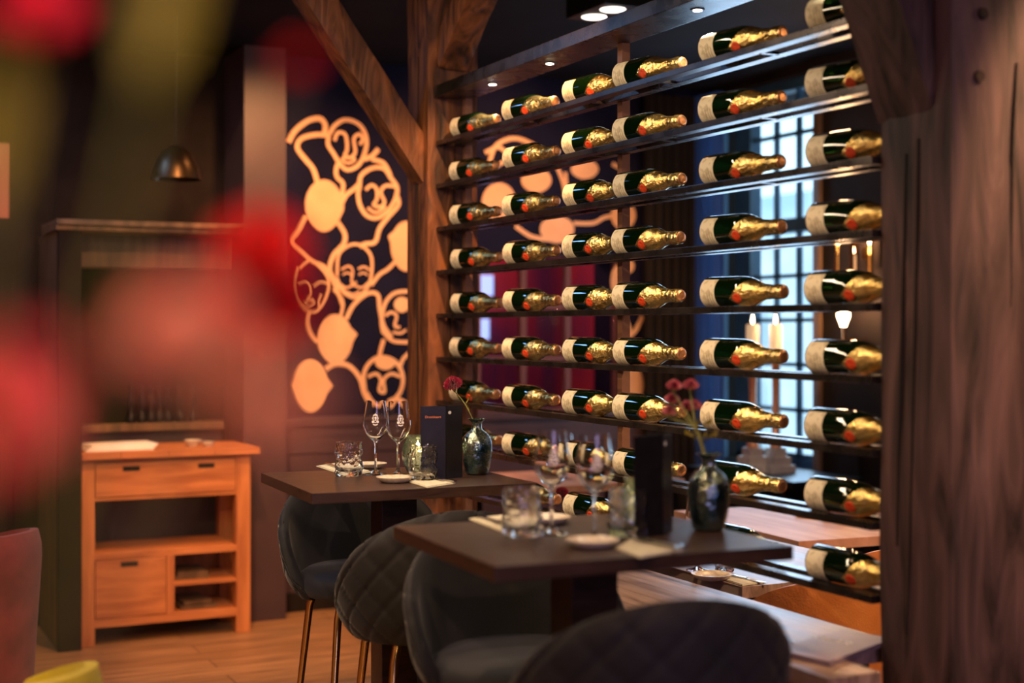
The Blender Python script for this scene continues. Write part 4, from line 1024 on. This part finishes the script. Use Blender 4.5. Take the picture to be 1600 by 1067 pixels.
# black ceiling spotlight box
q = on_z(968, 20, 2.86)
cb = thing('ceiling_spotlight', 'black square ceiling spotlight box with round lenses above the rack', 'light fixture', (q.x, q.y, ZC))
bm = BM(); box(bm, -.17, .17, -.17, .17, -.10, 0, .004); obj('housing', bm, 'iron', cb)
for sx in (-1, 1):
    for sy in (-1, 1):
        bm = BM(); lathe(bm, [(.0001, -.1035), (.05, -.1035), (.055, -.101), (.055, -.0995), (.0001, -.0995)], 28); obj('lens', bm, mat('spot_lens', (.8, .8, .8), .3, emit=(1, .9, .8), estr=2.5), cb, (sx * .08, sy * .08, 0))
# ------------------------------------------------------------------ flowers close to the camera, in a vase on a small table
ft = thing('pedestal_table', 'small round table right below the camera holding the blurred bouquet', 'table', (.03, .53, 0))
bm = BM(); lathe(bm, [(.0001, .98), (.17, .98), (.175, .99), (.175, 1.0), (.0001, 1.0)], 40); obj('tabletop', bm, 'tabletop', ft, smooth=40)
bm = BM(); tube(bm, [(0, 0, .02), (0, 0, .98)], .025, 16); lathe(bm, [(.0001, 0), (.14, 0), (.14, .015), (.03, .03), (.0001, .03)], 30); obj('pedestal', bm, 'iron', ft, smooth=40)
fv = copy_tree(VA); fv.location = (.03, .53, 1.001); fv.scale = (1.2,) * 3; fv['label'] = 'mirrored vase right below the camera holding the blurred bouquet'; del fv['group']
FT = Vector((.03, .53, 1.18))
FG = [(.66, 66, 22, .021, 'rose', 'rose-red flower blurred at the top left corner'), (.72, 404, 388, .024, 'scarlet', 'scarlet blurred flower in the left middle, upper of the red pair'),
      (.74, 409, 478, .030, 'scarlet', 'scarlet blurred flower in the left middle, lower of the red pair'), (.55, -25, 665, .035, 'coral', 'coral blurred flower at the left edge'),
      (.44, 285, 525, .019, 'peach', 'peach blurred flower below the red pair'), (.36, 40, 590, .010, 'coral', 'small coral blurred flower beside the big coral one'),
      (.38, 425, 630, .012, 'peach', 'pale peach blurred flower above the sideboard'), (.60, 466, 95, .006, 'scarlet', 'dark red blurred bloom near the left brace')]
for i, (Z, px, py, r, m_, l) in enumerate(FG):
    h = from_cam(px, Z, py=py)
    flower(l, h, FT + Vector((.004 * math.cos(i), .004 * math.sin(i), -.03)), r, m_, 60 + i, 'blurred bouquet flowers', (-.2, -.6, .6), mid=FT + (h - FT) * .5 + Vector((0, .02, .02)), leaves=1, sr=.0009)
for i, (Z, px, py, L, wd, l) in enumerate(((.45, 255, 10, .05, .009, 'olive leaf blurred at the top, right of the rose-red flower'), (.42, -20, 190, .05, .009, 'olive leaf blurred at the left edge under the rose-red flower'))):
    h = from_cam(px, Z, py=py); d = (h - FT).normalized(); s = Vector((CY, -SY, 0)); t = thing('leaf_sprig', l, 'leaf', FT, 0, 'blurred bouquet leaves')
    bm = BM(); rows = []
    for j in range(9):
        q_ = j / 8; c_ = h - FT + d * (q_ - .5) * L; ww = wd * math.sin(math.pi * (.04 + .92 * q_)); rows.append((bm.verts.new(c_ + s * ww), bm.verts.new(c_ + Vector((0, .003, -.003))), bm.verts.new(c_ - s * ww)))
    for a_, b_ in zip(rows, rows[1:]): bm.faces.new((a_[0], b_[0], b_[1], a_[1])); bm.faces.new((a_[1], b_[1], b_[2], a_[2]))
    obj('blade', bm, 'leaf', t, smooth=60)
    bm = BM(); tube(bm, [(0, 0, -.03), tuple((h - FT) * .5), tuple(h - FT - d * L * .45)], .0014, 8); obj('stem', bm, 'stem', t)
# purge proto leftovers
bpy.context.view_layer.update()
